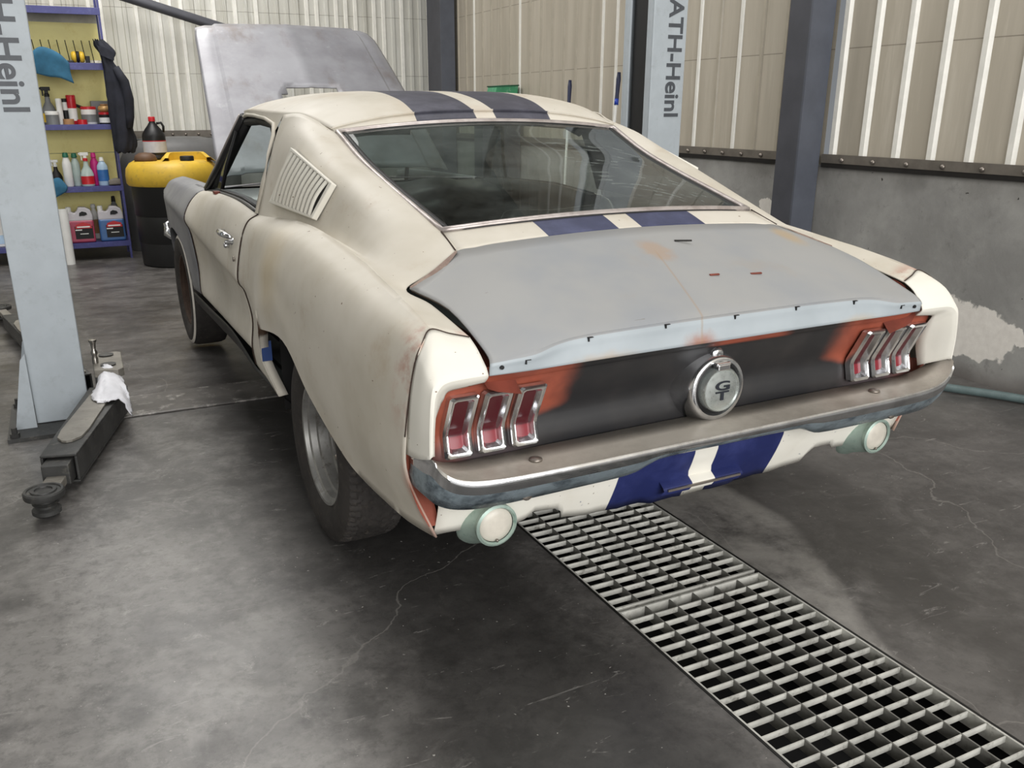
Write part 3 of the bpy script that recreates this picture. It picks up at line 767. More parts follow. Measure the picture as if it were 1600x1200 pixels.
# upper sail surface: belt crease up to the boot / glass / roof line
SAIL = [
    [(.805, .150, .884), (.786, .146, .880), (.768, .141, .874), (.750, .137, .869), (.735, .131, .865), (.718, .127, .861)],
    [(.797, .345, .922), (.782, .342, .918), (.768, .339, .914), (.754, .336, .909), (.740, .333, .905), (.725, .330, .900)],
    [(.792, .455, .938), (.783, .452, .935), (.774, .450, .932), (.765, .447, .929), (.756, .445, .926), (.747, .440, .922)],
    [(.788, .580, .955), (.764, .556, .952), (.740, .532, .952), (.715, .508, .953), (.690, .487, .955), (.663, .466, .957)],
    [(.784, .665, .967), (.761, .640, .963), (.725, .610, .972), (.680, .580, .985), (.630, .550, .993), (.571, .516, .998)],
    [(.783, .780, .980), (.756, .760, .971), (.716, .730, 1.004), (.671, .700, 1.028), (.616, .665, 1.038), (.562, .640, 1.038)],
    [(.785, 1.03, 1.008), (.757, 1.02, .989), (.722, 1.01, 1.056), (.688, 1.0, 1.116), (.638, 1.0, 1.141), (.573, 1.0, 1.138)],
    [(.787, 1.27, 1.014), (.766, 1.265, 1.005), (.744, 1.26, 1.090), (.718, 1.255, 1.176), (.664, 1.25, 1.212), (.580, 1.25, 1.206)],
    [(.790, 1.47, 1.006), (.776, 1.462, 1.012), (.757, 1.46, 1.112), (.731, 1.462, 1.214), (.678, 1.468, 1.280), (.588, 1.478, 1.292)],
    [(.795, 1.66, .994), (.785, 1.652, 1.020), (.760, 1.655, 1.126), (.733, 1.66, 1.226), (.694, 1.668, 1.300), (.640, 1.680, 1.352)],
    [(.800, 1.85, .985), (.786, 1.85, 1.030), (.758, 1.853, 1.120), (.729, 1.858, 1.210), (.699, 1.864, 1.286), (.664, 1.872, 1.354)],
]
def side_of(s, P): return [[(p[0] * s, p[1], p[2]) for p in r] for r in P]

def zc(y): 
    K = [(1.494, 1.358), (1.56, 1.384), (1.65, 1.407), (1.815, 1.434), (2.0, 1.446), (2.3, 1.450), (2.6, 1.442), (2.85, 1.415)]
    if y <= K[0][0]: return K[0][1]
    for (a, b), (c_, d_) in zip(K, K[1:]):
        if y <= c_: return b + (d_ - b) * (y - a) / (c_ - a)
    return K[-1][1]

for s in (-1, 1):
    side = 'left' if s < 0 else 'right'
    G1 = loft([list(c_) for c_ in zip(*side_of(s, Q))], 6, 5)
    G2 = loft([list(c_) for c_ in zip(*side_of(s, Qf))], 6, 5)
    G3 = loft([list(c_) for c_ in zip(*side_of(s, SAIL))], 6, 4)
    # arch return flange
    AR = cr1([(p[0] * s, p[1], p[2]) for p in ARCH], 6) + cr1([(p[0] * s, p[1], p[2]) for p in (Qf[0][5], Qf[0][6], Qf[0][7])], 6)[1:]
    GF = [AR, [Vector((p.x - s * 0.035, p.y, p.z + 0.004)) for p in AR]]
    q = panel('quarter_panel', [G1, G2, G3, GF], M_quarter, car, (s, 0, 0.4), 0.004, 17)
    # rocker
    rk = [[(.862, y, .440 if y > 1.9 else .385), (.868, y, .425 if y > 1.9 else .372), (.850, y, .36 if y < 1.9 else .372), (.800, y, .315 if y < 1.9 else .335), (.70, y, .30)] for y in (1.47, 1.75, 1.88, 2.3, 2.8, 3.2, 3.36)]
    rk = [[(p[0] * s, p[1], p[2]) for p in r] for r in rk]
    panel('rocker_panel', [loft([list(c_) for c_ in zip(*rk)], 4, 3)], M_dark, car, (s, 0, -0.6))
    # door
    dr = side_of(s, DOOR)
    d = panel('door', [loft([list(c_) for c_ in zip(*dr)], 6, 4)], M_door, car, (s, 0, 0.2), 0.006, 40)
    inner = [[(.795 * s, y, z), (.745 * s, y, z + 0.004), (.735 * s, y, z - .05), (.735 * s, y, .45)] for y, z in ((1.87, .985), (2.25, 1.012), (2.75, 1.010), (3.04, 1.004))]
    panel('door_card', [loft([list(c_) for c_ in zip(*inner)], 3, 3)], M_vinyl, d, (-s, 0, 0.3), 0.004)
    b = MB(); b.tube([(.772 * s, 1.90, .992), (.772 * s, 2.25, 1.019), (.766 * s, 2.75, 1.017), (.758 * s, 3.02, 1.010)], 0.007, 6); b.build('window_seal', M_black, d, True)
    # door handle
    hb = MB()
    hb.lathe([(0.0, -0.008), (0.022, -0.006), (0.022, 0.004), (0.012, 0.012), (0.010, 0.03), (0.0, 0.032)], 14, Matrix.Translation((.876 * s, 2.02, .868)) @ Matrix.Rotation(s * PI / 2, 4, 'Y'), 0, True, 0.8, 1.6)
    hb.tube([(.896 * s, 1.925, .896), (.912 * s, 1.95, .903), (.918 * s, 2.00, .906), (.916 * s, 2.06, .906), (.905 * s, 2.11, .904), (.885 * s, 2.13, .902)], [.007, .012, .014, .014, .011, .005], 8)
    h = hb.build('door_handle', M_chrome, d, True)
    kb = MB(); kb.lathe([(0.012, 0), (0.012, 0.030), (0.010, 0.034), (0.0, 0.034)], 12, Matrix.Translation((.872 * s, 2.05, .852)) @ Matrix.Rotation(s * PI / 2, 4, 'Y')); kb.build('push_button', M_chrome, h, True)
    # key hole and old mirror mount mark
    kb = MB(); kb.lathe([(0.010, 0), (0.010, 0.006), (0, 0.006)], 10, Matrix.Translation((.896 * s, 1.91, .815)) @ Matrix.Rotation(s * PI / 2, 4, 'Y')); kb.build('key_lock', M_bolt, d, True)
    kb = MB(); kb.box(.800 * s - 0.012, .800 * s + 0.012, 2.68, 2.74, 1.006, 1.0175); kb.build('mirror_mount', M_redox, d)
    # front fender
    Ga = loft([list(c_) for c_ in zip(*side_of(s, FEND))], 5, 4)
    Gb = loft([list(c_) for c_ in zip(*side_of(s, FARCH))], 5, 4)
    AR = cr1([(r[6][0] * s, r[6][1], r[6][2]) for r in FARCH], 5)
    GF = [AR, [Vector((p.x - s * 0.035, p.y, p.z + 0.004)) for p in AR]]
    top = [[(p[0][0] * s, p[0][1], p[0][2]), (p[0][0] * s - s * 0.055, p[0][1], p[0][2] + 0.006), (p[0][0] * s - s * 0.065, p[0][1], p[0][2] - 0.05)] for p in FEND[:1] + FARCH]
    GT = loft([list(c_) for c_ in zip(*top)], 5, 3)
    panel('front_fender', [Ga, Gb, GF, GT], M_fender, car, (s, 0, 0.3), 0.004, 40)
    # headlight surround
    b = MB(); b.lathe([(0.085, -0.02), (0.095, 0.0), (0.095, 0.02), (0.082, 0.035), (0.078, 0.02), (0.0, 0.03)], 24, Matrix.Translation((.70 * s, 4.40, .66)) @ Matrix.Rotation(-PI / 2, 4, 'X'))
    b.tube([(.80 * s, 4.36, .60), (.835 * s, 4.42, .64), (.83 * s, 4.44, .69), (.79 * s, 4.46, .72)], [.012, .03, .028, .012], 10)
    b.build('headlight_bezel', M_chrome, car, True)
    # louvred vent in the sail
    lo = [Vector(p) for p in ((.728, 1.478, 1.226), (.704, 1.118, 1.134), (.752, 1.185, 1.026), (.777, 1.630, 1.044))]  # TF, TR, BR, BF
    def LQ(u, v, off=0.0):   # u: front->rear, v: top->bottom
        a = lo[0].lerp(lo[1], u); bb = lo[3].lerp(lo[2], u); p = a.lerp(bb, v)
        bul = 0.010 * math.sin(PI * v)
        nrm = Vector((0.88, -0.14, 0.45)).normalized()
        p = p + nrm * (off + bul + .007); return (p.x * s, p.y, p.z)
    b = MB(); e = 0.022
    fr = [(-.02, -.03), (1.03, -.03), (1.02, 1.04), (-.03, 1.04)]; fi = [(e, e), (1 - e, e), (1 - e, 1 - e), (e, 1 - e)]
    V = []
    for off in (0.002, 0.020):
        V += [LQ(u, v, off) for u, v in fr] + [LQ(u, v, off) for u, v in fi]
    F = []
    for i in range(4):
        j = (i + 1) % 4
        F += [(8 + i, 8 + j, 12 + j, 12 + i), (i, j, 8 + j, 8 + i), (4 + i, 12 + i, 12 + j, 4 + j)]
    b.add(V, F); lv = b.build('quarter_vent', M_white, car, False, None, 0.003)
    b = MB(); b.grid([[LQ(u, v, 0.0005) for u in [i_ / 11 for i_ in range(12)]] for v in [i_ / 12 for i_ in range(13)]]); b.build('vent_backing', M_black, lv)
    for k in range(11):
        b = MB(); u0 = e + (1 - 2 * e) * (k + 0.08) / 11
        rowsL = []
        for v in [e + (1 - 2 * e) * i / 8 for i in range(9)]:
            rowsL.append([LQ(u0, v, 0.010), LQ(u0, v, 0.0165), LQ(u0 + 0.012, v, 0.0205), LQ(u0 + 0.031, v, 0.0205), LQ(u0 + 0.040, v, 0.018), LQ(u0 + 0.040, v, 0.012)])
        b.grid(rowsL); b.build('louver', M_white, lv, True)
    # door-window rear post edge (window reveal) and roof rail
    b = MB()
    b.tube([(.803 * s, 1.862, .99), (.764 * s, 1.866, 1.115), (.735 * s, 1.870, 1.208), (.708 * s, 1.885, 1.278), (.690 * s, 1.94, 1.318), (.684 * s, 2.1, 1.340), (.682 * s, 2.3, 1.352), (.672 * s, 2.5, 1.356), (.664 * s, 2.60, 1.348)], 0.008, 8)
    b.grid([cr1([(.664 * s, 1.872, 1.354), (.680 * s, 2.1, 1.362), (.678 * s, 2.35, 1.372), (.664 * s, 2.58, 1.374)], 5), cr1([(.694 * s, 1.90, 1.296), (.688 * s, 2.1, 1.336), (.684 * s, 2.35, 1.350), (.666 * s, 2.60, 1.344)], 5)])
    b.build('drip_rail', M_cream, car, True)
    # windscreen pillar, black inner frame and vent window
    b = MB()
    A = [Vector((.664 * s, 2.60, 1.348)), Vector((.700 * s, 2.78, 1.225)), Vector((.742 * s, 2.93, 1.10)), Vector((.782 * s, 3.03, 1.003))]
    b.tube(A, [.020, .020, .022, .024], 8); b.build('windscreen_pillar', M_vinyl, car, True)
    b = MB(); b.tube([p + Vector((s * .016, .012, .008)) for p in A], .006, 6); b.build('windscreen_trim', M_trim, car, True)
    b = MB()
    b.tube([p + Vector((-s * 0.022, -0.03, -0.004)) for p in A], .020, 8)
    b.tube([(.655 * s, 2.58, 1.325), (.66 * s, 2.3, 1.330), (.665 * s, 2.05, 1.316), (.69 * s, 1.90, 1.265)], .017, 8)
    b.tube([(.690 * s, 2.66, 1.285), (.735 * s, 2.74, 1.13), (.765 * s, 2.765, 1.012)], .009, 6)
    wf = b.build('window_frame', M_black, car, True)
    b = MB(); b.add([(.692 * s, 2.67, 1.28), (.705 * s, 2.78, 1.215), (.77 * s, 2.99, 1.012), (.764 * s, 2.77, 1.012)], [(0, 1, 2, 3)]); b.build('vent_window_glass', M_windshield, wf)
    # sail inner trim: dark
    inn = [[(p[0] * s - s * 0.03, p[1], p[2] - 0.012) for p in r[1:]] for r in SAIL[3:]]
    panel('sail_trim', [loft([list(c_) for c_ in zip(*inn)], 3, 3)], M_dark, car, (-s, 0, -0.4))
    # quarter extension (rear cap)
    S0 = [(.718, .127, .861), (.762, .139, .872), (.805, .150, .884), (.838, .122, .858), (.860, .111, .822), (.876, .116, .735), (.879, .140, .600)]
    S1 = [(.716, .090, .840), (.766, .092, .851), (.818, .088, .852), (.846, .074, .832), (.862, .068, .795), (.872, .070, .710), (.873, .085, .606)]
    S2 = [(.712, .055, .806), (.768, .048, .810), (.822, .042, .806), (.846, .036, .790), (.857, .033, .762), (.863, .033, .690), (.864, .036, .620)]
    S3 = [(.711, .047, .790), (.764, .040, .792), (.816, .036, .790), (.838, .032, .778), (.849, .030, .756), (.856, .030, .690), (.857, .034, .626)]
    S4 = [(.711, .052, .780), (.762, .048, .778), (.808, .046, .776), (.828, .044, .766), (.838, .042, .748), (.845, .044, .690), (.846, .050, .620)]
    S5 = [(.711, .066, .768), (.760, .066, .764), (.797, .076, .756), (.803, .090, .735), (.806, .104, .715), (.812, .128, .660), (.818, .116, .590)]
    Gx = loft([[(p[0] * s, p[1], p[2]) for p in r] for r in (S0, S1, S2)], 6, 4)
    Gy = loft([[(p[0] * s, p[1], p[2]) for p in r] for r in (S2, S3, S4)], 6, 2)
    Gz = loft([[(p[0] * s, p[1], p[2]) for p in r] for r in (S4, S5)], 6, 3)
    panel('quarter_extension', [Gx, Gy, Gz], M_white, car, (s * 0.6, -1, 0.4), 0.003, 28)
    # red-oxide closing flange behind the bumper end
    fo = cr1([(p_[0] * s, p_[1], p_[2]) for p_ in ((.880, .138, .600), (.877, .142, .540), (.852, .149, .455), (.822, .155, .395))], 4)
    fi_ = cr1([(p_[0] * s, p_[1], p_[2]) for p_ in ((.840, .170, .600), (.830, .172, .540), (.806, .160, .455), (.795, .158, .395))], 4)
    b = MB(); b.grid([fo, fi_]); b.build('quarter_flange', M_redlight, car, True)
    # dark gutter under the boot-lid edge
    b = MB(); gut = [(.744, .435, .914), (.724, .330, .892), (.718, .2, .866), (.717, .130, .852), (.713, .07, .80)]
    gr = [[(p[0] * s, p[1], p[2]) for p in gut], [(p[0] * s - s * 0.012, p[1], p[2] - 0.05) for p in gut], [(p[0] * s - s * 0.10, p[1] + 0.0, p[2] - 0.075) for p in gut]]
    b.grid(loft(gr, 5, 3)); b.build('boot_gutter', M_redox, car, True)
    # inner wheel house
    b = MB()
    xa, xb = .56 * s, .84 * s
    def wh_house(y0, y1, z0, z1, zt0):
        q_ = MB(); q_.V = [Vector(p) for p in ((xa, y0, z0), (xa, y1, z0), (xa, y1, z1), (xa, y0, zt0), (xb, y0, z0 + .1), (xb, y1, z0), (xb, y1, z1), (xb, y0, zt0))]
        q_.F = [(0, 1, 2, 3), (3, 2, 6, 7), (1, 5, 6, 2), (0, 3, 7, 4)]; q_.K = [0] * 4
        q_.build('inner_wheel_house', M_under, car)
    wh_house(.44, 1.50, .30, .84, .74)
    wh_house(3.28, 4.20, .32, .92, .92)
    if s < 0:
        b = MB(); b.box(-.902, -.866, 1.522, 1.528, .490, .565); b.build('masking_tape', M_tape, car)

# rusty seam lines between panels
M_seam = plain('rusty_dark_seam', srgb(58, 42, 34), .8)
for s in (-1, 1):
    def seam(pts, r, name='panel_seam', m_=M_seam):
        b = MB(); b.tube([p + Vector((s * .001, 0, .0005)) for p in cr1([(q_[0] * s, q_[1], q_[2]) for q_ in pts], 6)], r, 6); b.build(name, m_, car, True)
    seam([(.718, .127, .861), (.762, .139, .872), (.805, .150, .884), (.838, .122, .858), (.860, .111, .822), (.876, .116, .735), (.882, .133, .645)], .0016)
    seam([(q_[0] + .001, q_[1] + .006, q_[2]) for q_ in Qf[-1]], .0026)
    seam([(q_[0] + .001, q_[1] + .006, q_[2]) for q_ in DOOR[-1][1:]], .002)
    seam([(.562, .628, 1.036), (.566, .575, 1.018), (.571, .516, .998)], .0022)
# roof
rows = []
for xi in [-1, -.86, -.66, -.42, -.2, 0, .2, .42, .66, .86, 1]:
    r = []
    for y in (1.478, 1.496, 1.506, 1.60, 1.72, 1.87, 2.1, 2.35, 2.58, 2.70, 2.82):
        a = abs(xi)
        K = [(1.478, .588, 1.294), (1.68, .640, 1.352), (1.872, .664, 1.354), (2.1, .680, 1.362), (2.35, .678, 1.372), (2.58, .664, 1.374), (2.82, .620, 1.372)]
        for (ya, xa, za), (yb, xb, zb) in zip(K, K[1:]):
            if y <= yb + 1e-6:
                t_ = (y - ya) / (yb - ya); xe = xa + (xb - xa) * t_; ze = za + (zb - za) * t_; break
        yy = y
        if y < 1.49: zmid = 1.334
        else: zmid = zc(y)
        pw = 2.0 if y < 1.52 else 4.5
        z = zmid - (zmid - ze) * a ** pw
        x_ = xe * xi
        if y < 1.49: yy = 1.466 + 0.012 * a * a
        elif y < 1.52: yy = 1.496 + 0.0 * a; z = zmid - (zmid - ze - 0.004) * a ** 2.6
        if y > 2.6: yy = y - 0.10 * a ** 3
        r.append((x_, yy, z))
    rows.append(r)
panel('roof_panel', [loft(rows, 4, 4)], M_roof, car, (0, 0, 1), 0.006, 35)
hl = [[(p[0] * .96, p[1] + 0.01, p[2] - 0.028) for p in r] for r in rows]
panel('headliner', [loft(hl, 2, 2)], M_dark, car, (0, 0, -1))

# rear glass and trim
GP = []   # control: lateral rows bottom->top
prof_y = [.620, .82, 1.03, 1.25, 1.462]
for k, y in enumerate(prof_y):
    t_ = k / 4
    zc_ = [1.058, 1.114, 1.173, 1.239, 1.322][k]
    ze_ = [1.036, 1.086, 1.140, 1.205, 1.290][k]
    xe_ = [.556, .562, .567, .573, .580][k]
    yo = [.018, .012, .008, .006, .010][k]
    GP.append([(xe_ * u, y + yo * u * u, zc_ - (zc_ - ze_) * u * u) for u in (-1, -.7, -.35, 0, .35, .7, 1)])
Gg = loft(GP, 5, 5)
rw = panel('rear_window', [Gg], M_glass, car, (0, -.3, 1))
edge = Gg[0] + [r[-1] for r in Gg[1:]] + list(reversed(Gg[-1]))[1:] + [r[0] for r in reversed(Gg[1:-1])]
b = MB(); b.tube([p + Vector((0, 0, 0.002)) for p in edge], 0.0095, 8, 0, False, True)
b.build('window_trim', M_trim, rw, True)
b = MB(); b.tube([p * 1.0 + Vector((-.022 * sgn(p.x) if abs(p.x) > .5 else 0, 0, -.004)) for p in edge], 0.011, 6, 0, False, True); b.build('rubber_gasket', M_black, rw, True)

# deck panel between glass and boot lid
tp = [[(u * xe, y0 + yo * u * u, z0 - dz * u * u) for u in (-1, -.7, -.35, 0, .35, .7, 1)] for (xe, y0, yo, z0, dz) in
      ((.560, .612, .018, 1.055, .022), (.564, .570, .010, 1.041, .022), (.570, .520, -.004, 1.0225, .024))]
panel('deck_panel', [loft(tp, 5, 4)], M_tulip, car, (0, -.3, 1), 0.004)

# boot lid
def lidrow(u):
    """profile from the rear lower edge to the front, at lateral fraction u (0 centre .. 1 corner)"""
    P = {
        0.00: [(0, .040, .790), (0, .046, .822), (0, .050, .850), (0, .075, .872), (0, .30, .955), (0, .517, 1.0235)],
        0.30: [(.215, .041, .790), (.215, .048, .822), (.215, .052, .849), (.215, .078, .870), (.215, .30, .951), (.215, .516, 1.020)],
        0.60: [(.435, .045, .788), (.435, .054, .818), (.435, .060, .843), (.435, .085, .864), (.435, .30, .943), (.435, .515, 1.010)],
        0.72: [(.520, .046, .787), (.520, .054, .812), (.520, .058, .836), (.520, .084, .857), (.515, .30, .939), (.512, .514, 1.003)],
        0.82: [(.590, .047, .786), (.590, .046, .805), (.590, .046, .823), (.590, .078, .848), (.585, .30, .932), (.572, .512, .996)],
        0.92: [(.655, .049, .786), (.655, .048, .802), (.655, .048, .818), (.652, .080, .838), (.652, .29, .918), (.660, .462, .958)],
        1.00: [(.706, .052, .786), (.706, .050, .800), (.705, .050, .815), (.701, .088, .838), (.706, .27, .900), (.741, .432, .926)],
    }
    return P[u]
us = [0.0, 0.30, 0.60, 0.72, 0.82, 0.92, 1.0]
cols = [[(-p[0], p[1], p[2]) for p in lidrow(u)] for u in reversed(us[1:])] + [lidrow(u) for u in us]
LG = loft([list(r) for r in zip(*cols)], 5, 4)   # first index: lateral, second: rear->front
nlat = len(LG)
if abs(LG[0][0].x - LG[-1][0].x) < 0.1: LG = [list(r) for r in zip(*LG)]
lipk = 8
# rows indexed across profile on axis 0 or 1; find profile axis by z growth
prof_axis1 = abs(LG[0][0].x - LG[0][-1].x) < 0.2
def lid_k(fi, fj):
    f_ = fj if prof_axis1 else fi
    g_ = fi if prof_axis1 else fj
    return 1 if f_ < 2.0 / 5 - 0.001 else 0
lid = panel('boot_lid', [LG], [M_lid, M_lip], car, (0, -.3, 1), 0.005, 40, [lid_k])
L_ = [LG[0], LG[-1]] if prof_axis1 else [[r[0] for r in LG], [r[-1] for r in LG]]
for Ed in L_:
    sg = sgn(Ed[len(Ed) // 2].x)
    b = MB(); b.grid([[p for p in Ed[8:]], [p + Vector((-sg * 0.006, 0, -0.010)) for p in Ed[8:]], [p + Vector((-sg * 0.03, 0, -0.014)) for p in Ed[8:]]])
    b.build('lid_flange', M_lidedge, lid, True)
for sx in (-1, 1):   # brown worn strip along the front corner of the lid
    b = MB()
    pts = [(.572, .5125, .9985), (.615, .488, .980), (.660, .4625, .9605), (.700, .448, .944), (.741, .4325, .928)]
    inn_ = [(.574, .500, .9945), (.612, .470, .973), (.650, .442, .952), (.684, .424, .934), (.722, .414, .916)]
    b.grid([cr1([(p[0] * sx, p[1], p[2] + .0012) for p in pts], 3), cr1([(p[0] * sx, p[1], p[2] + .0022) for p in inn_], 3)])
    b.build('worn_edge_strip', M_lidedge, lid, True)
for (xx, yy, zz) in ((-.612, .044, .809), (-.437, .056, .838), (-.218, .049, .846), (0, .047, .846), (.212, .049, .846), (.437, .056, .838), (.618, .044, .809)):
    b = MB(); b.box(xx - .007, xx - .004, yy - .003, yy + .004, zz - .005, zz + .005); b.box(xx - .004, xx + .007, yy - .003, yy + .004, zz + .0035, zz + .005); b.build('clip_slot', M_black, lid)
for (xx, yy, zz) in ((-.678, .046, .804), (.672, .046, .804)):
    b = MB(); b.lathe([(0.005, -.003), (0.005, .003), (0, .003)], 10, Matrix.Translation((xx, yy, zz)) @ Matrix.Rotation(PI / 2, 4, 'X')); b.build('bolt_hole', M_black, lid)
for (xx, yy, zz, ln, an) in ((.10, .40, .992, .05, .5), (.06, .21, .925, .03, .1), (.20, .20, .918, .035, .15)):
    mt = M_steel_dk if ln > .04 else M_redox
    b = MB(); b.box(-ln / 2, ln / 2, -.003, .003, -.001, .0016, 0, Matrix.Translation((xx, yy, zz)) @ Matrix.Rotation(-an, 4, 'Z') @ Matrix.Rotation(.36, 4, 'X')); b.build('scratch', mt, lid)

# tail panel
def tail_y(x, z):
    K = [(.52, .150), (.565, .136), (.600, .140), (.632, .149), (.665, .137), (.700, .116), (.735, .099), (.755, .090), (.762, .082), (.80, .066)]
    for (za, ya), (zb, yb) in zip(K, K[1:]):
        if z <= zb: y = ya + (yb - ya) * (z - za) / (zb - za); break
    return y + .020 * (1 - min(1, (x / .8) ** 2))
zs = [.520, .545, .565, .585, .605, .625, .64, .655, .675, .700, .725, .745, .7545, .757, .7615, .780, .80]
xs = [-.815 + 1.63 * i / 32 for i in range(33)]
panel('tail_panel', [[[Vector((x_ if abs(x_) < .78 or z < .69 else sgn(x_) * (abs(x_) - (z - .69) * .18), tail_y(x_, z), z)) for x_ in xs] for z in zs]], M_tail, car, (0, -1, 0.2), 0.003, 30)

# tail lamps: three chevron-sectioned lamps a side
def lamp(x0, x1, s, lab):
    zb, zm, zt = .582, .634, .729
    fy = lambda z: (.117 if z <= .577 else .117 + (.130 - .117) * (z - .577) / .055 if z <= .632 else .130 - (.130 - .081) * (z - .632) / .098)
    xm = (x0 + x1) / 2; hw = (x1 - x0) / 2
    zl = [zb - .010, zb, .592, .605, .618, zm, .646, .66, .68, .70, .715, zt, zt + .010]
    def ring(w, dz, dy):
        """closed loop around the lamp: half-width w beyond the lens rim, dz beyond its ends"""
        P = []
        za, zz = zb - dz, zt + dz
        N = 12
        zr = [za, za + .005] + [za + .005 + (zz - za - .010) * i / (N - 2) for i in range(1, N - 2)] + [zz - .005, zz]
        cw = lambda i: (.006 if i in (0, N) else 0)
        for i, z in enumerate(zr): P.append(Vector(((xm + hw + w - cw(i)) * s, fy(min(max(z, .56), .75)) + dy, z)))
        for i, z in reversed(list(enumerate(zr))): P.append(Vector(((xm - hw - w + cw(i)) * s, fy(min(max(z, .56), .75)) + dy, z)))
        return P
    R0 = ring(.0105, .0095, .022); R1 = ring(.0095, .0085, .004); R2 = ring(.004, .005, -.003); R3 = ring(.000, .000, .000); R4 = ring(-.003, -.003, .000); R5 = ring(-.010, -.012, .018)
    b = MB()
    rings = [R0, R1, R2, R3, R4, R5]; n_ = len(R0)
    b.V = [p for r in rings for p in r]
    for a in range(len(rings) - 1):
        for i in range(n_):
            b.F.append((a * n_ + i, a * n_ + (i + 1) % n_, (a + 1) * n_ + (i + 1) % n_, (a + 1) * n_ + i)); b.K.append(0)
    if s > 0: b.flip()
    o = b.build('tail_light', M_chrome, car, True, 24)
    lens = MB(); N = 12; za, zz = zb + .008, zt - .008
    lens.grid([[Vector(((xm + q * (hw - .006)) * s, fy(z) + .016 - .002 * (1 - q * q), z)) for q in (-1, 0, 1)] for z in [za + (zz - za) * i / N for i in range(N + 1)]])
    lens.build('lens', M_redlens, o, True)
for s in (-1, 1):
    for (a, c_) in ((.725, .781), (.635, .692), (.546, .602)): lamp(a, c_, s, '')

# fuel cap with letters, boot lock
def facing_rear(x, y, z): return Matrix.Translation((x, y, z)) @ Matrix.Rotation(PI / 2, 4, 'X')
b = MB()
b.lathe([(.108, -.075), (.107, -.052), (.093, .004), (.089, .018), (.084, .022), (.076, .022), (.073, .012), (.066, .010)], 48, facing_rear(0, .115, .641), 0, False)
cap = b.build('fuel_cap', M_chrome, car, True, 45)
b = MB(); b.lathe([(.062, .008), (.062, .030), (.059, .036), (.057, .036), (.054, .033), (.040, .035), (.0, .036)], 48, facing_rear(0, .115, .641)); fc = b.build('cap_disc', M_alu, cap, True, 40)
b = MB(); b.lathe([(.073, .0), (.073, .0125), (.05, .0125)], 40, facing_rear(0, .115, .641), 0, False); b.build('cap_groove', M_black, cap, True)
b = MB(); b.box(-.020, .020, .076, .100, .695, .712); b.box(-.024, .024, .078, .105, .706, .716); b.build('cap_tab', M_chrome, cap, False, None, .003)
text('letter', 'G', M_navyletter, fc, (-.024, .0778, .640), (1, 0, 0), (0, 0, 1), .048, .026, .002)
text('letter', 'T', M_navyletter, fc, (-.022, .0778, .613), (1, 0, 0), (0, 0, 1), .044, .025, .002)
b = MB(); b.lathe([(.019, -.02), (.019, .006), (.015, .010), (.006, .012), (.0, .010)], 20, facing_rear(0, .112, .732)); b.build('boot_lock', M_chrome, car, True, 40)

# bumper: swept section, five materials zones merged into top / face
ST = [  # x, back-top(y,z), ridge(y,z), nose(y,z), lower(y,z), under(y,z)
    (0.00, (.150, .554), (.004, .549), (-.004, .538), (.020, .512), (.080, .510)),
    (0.22, (.149, .554), (.004, .549), (-.004, .538), (.020, .511), (.080, .509)),
    (0.27, (.147, .555), (.004, .549), (-.004, .538), (.024, .500), (.085, .497)),
    (0.33, (.146, .555), (.004, .549), (-.004, .537), (.034, .478), (.090, .472)),
    (0.50, (.142, .556), (.004, .549), (-.004, .537), (.036, .474), (.090, .468)),
    (0.66, (.134, .558), (.005, .551), (-.003, .538), (.036, .473), (.090, .467)),
    (0.74, (.126, .562), (.007, .555), (-.001, .542), (.037, .475), (.095, .469)),
    (0.785, (.118, .570), (.010, .562), (.002, .549), (.040, .480), (.10, .474)),
    (0.82, (.108, .584), (.014, .575), (.007, .562), (.046, .488), (.11, .484)),
    (0.845, (.098, .604), (.022, .595), (.016, .582), (.056, .500), (.12, .498)),
    (0.860, (.090, .622), (.032, .618), (.027, .606), (.070, .515), (.13, .512)),
    (0.868, (.110, .612), (.066, .610), (.060, .602), (.095, .526), (.14, .524)),
    (0.874, (.165, .600), (.130, .598), (.128, .592), (.140, .556), (.17, .555)),
]
def bump_rows(s):
    rows = []
    for k in range(1, 6): rows.append([(st[0] * s, st[k][0], st[k][1]) for st in ST])
    return rows
full = []
for k in range(5):
    l = [(-st[0], st[k + 1][0], st[k + 1][1]) for st in reversed(ST[1:])]; r = [(st[0], st[k + 1][0], st[k + 1][1]) for st in ST]
    full.append(l + r)
fine = [cr1(r, 4) for r in full]
Gt = [fine[0], [a.lerp(b_, .5) for a, b_ in zip(fine[0], fine[1])], [a.lerp(b_, .93) for a, b_ in zip(fine[0], fine[1])]]
Gr = [Gt[-1], [p + Vector((0, -.004, .003)) for p in fine[1]], [a.lerp(b_, .5) + Vector((0, -.006, 0)) for a, b_ in zip(fine[1], fine[2])], fine[2]]
Gf = [fine[2], [a.lerp(b_, .3) + Vector((0, -.004, 0)) for a, b_ in zip(fine[2], fine[3])], [a.lerp(b_, .65) + Vector((0, -.005, 0)) for a, b_ in zip(fine[2], fine[3])], fine[3], fine[4]]
bo = panel('bumper', [Gt + Gr[1:] + Gf[1:]], [M_chrome_old, M_chrome, M_chrome_face], car, (0, -1, .3), .003, 60,
           [lambda fi, fj: 0 if fi < .23 else (1 if fi < .58 else 2)])
for xx in (-.577, .577):
    b = MB(); b.lathe([(.017, -.002), (.016, .003), (.008, .006), (.0, .006)], 16, Matrix.Translation((xx, .068, .5555))); b.build('bumper_bolt', M_bolt, bo, True)
for xx in (-.62, .62):
    b = MB(); b.lathe([(.016, -.002), (.015, .004), (.0, .007)], 14, Matrix.Translation((xx, .036, .487)) @ Matrix.Rotation(PI / 2 - .5, 4, 'X')); b.build('bumper_bolt', M_bolt, bo, True)

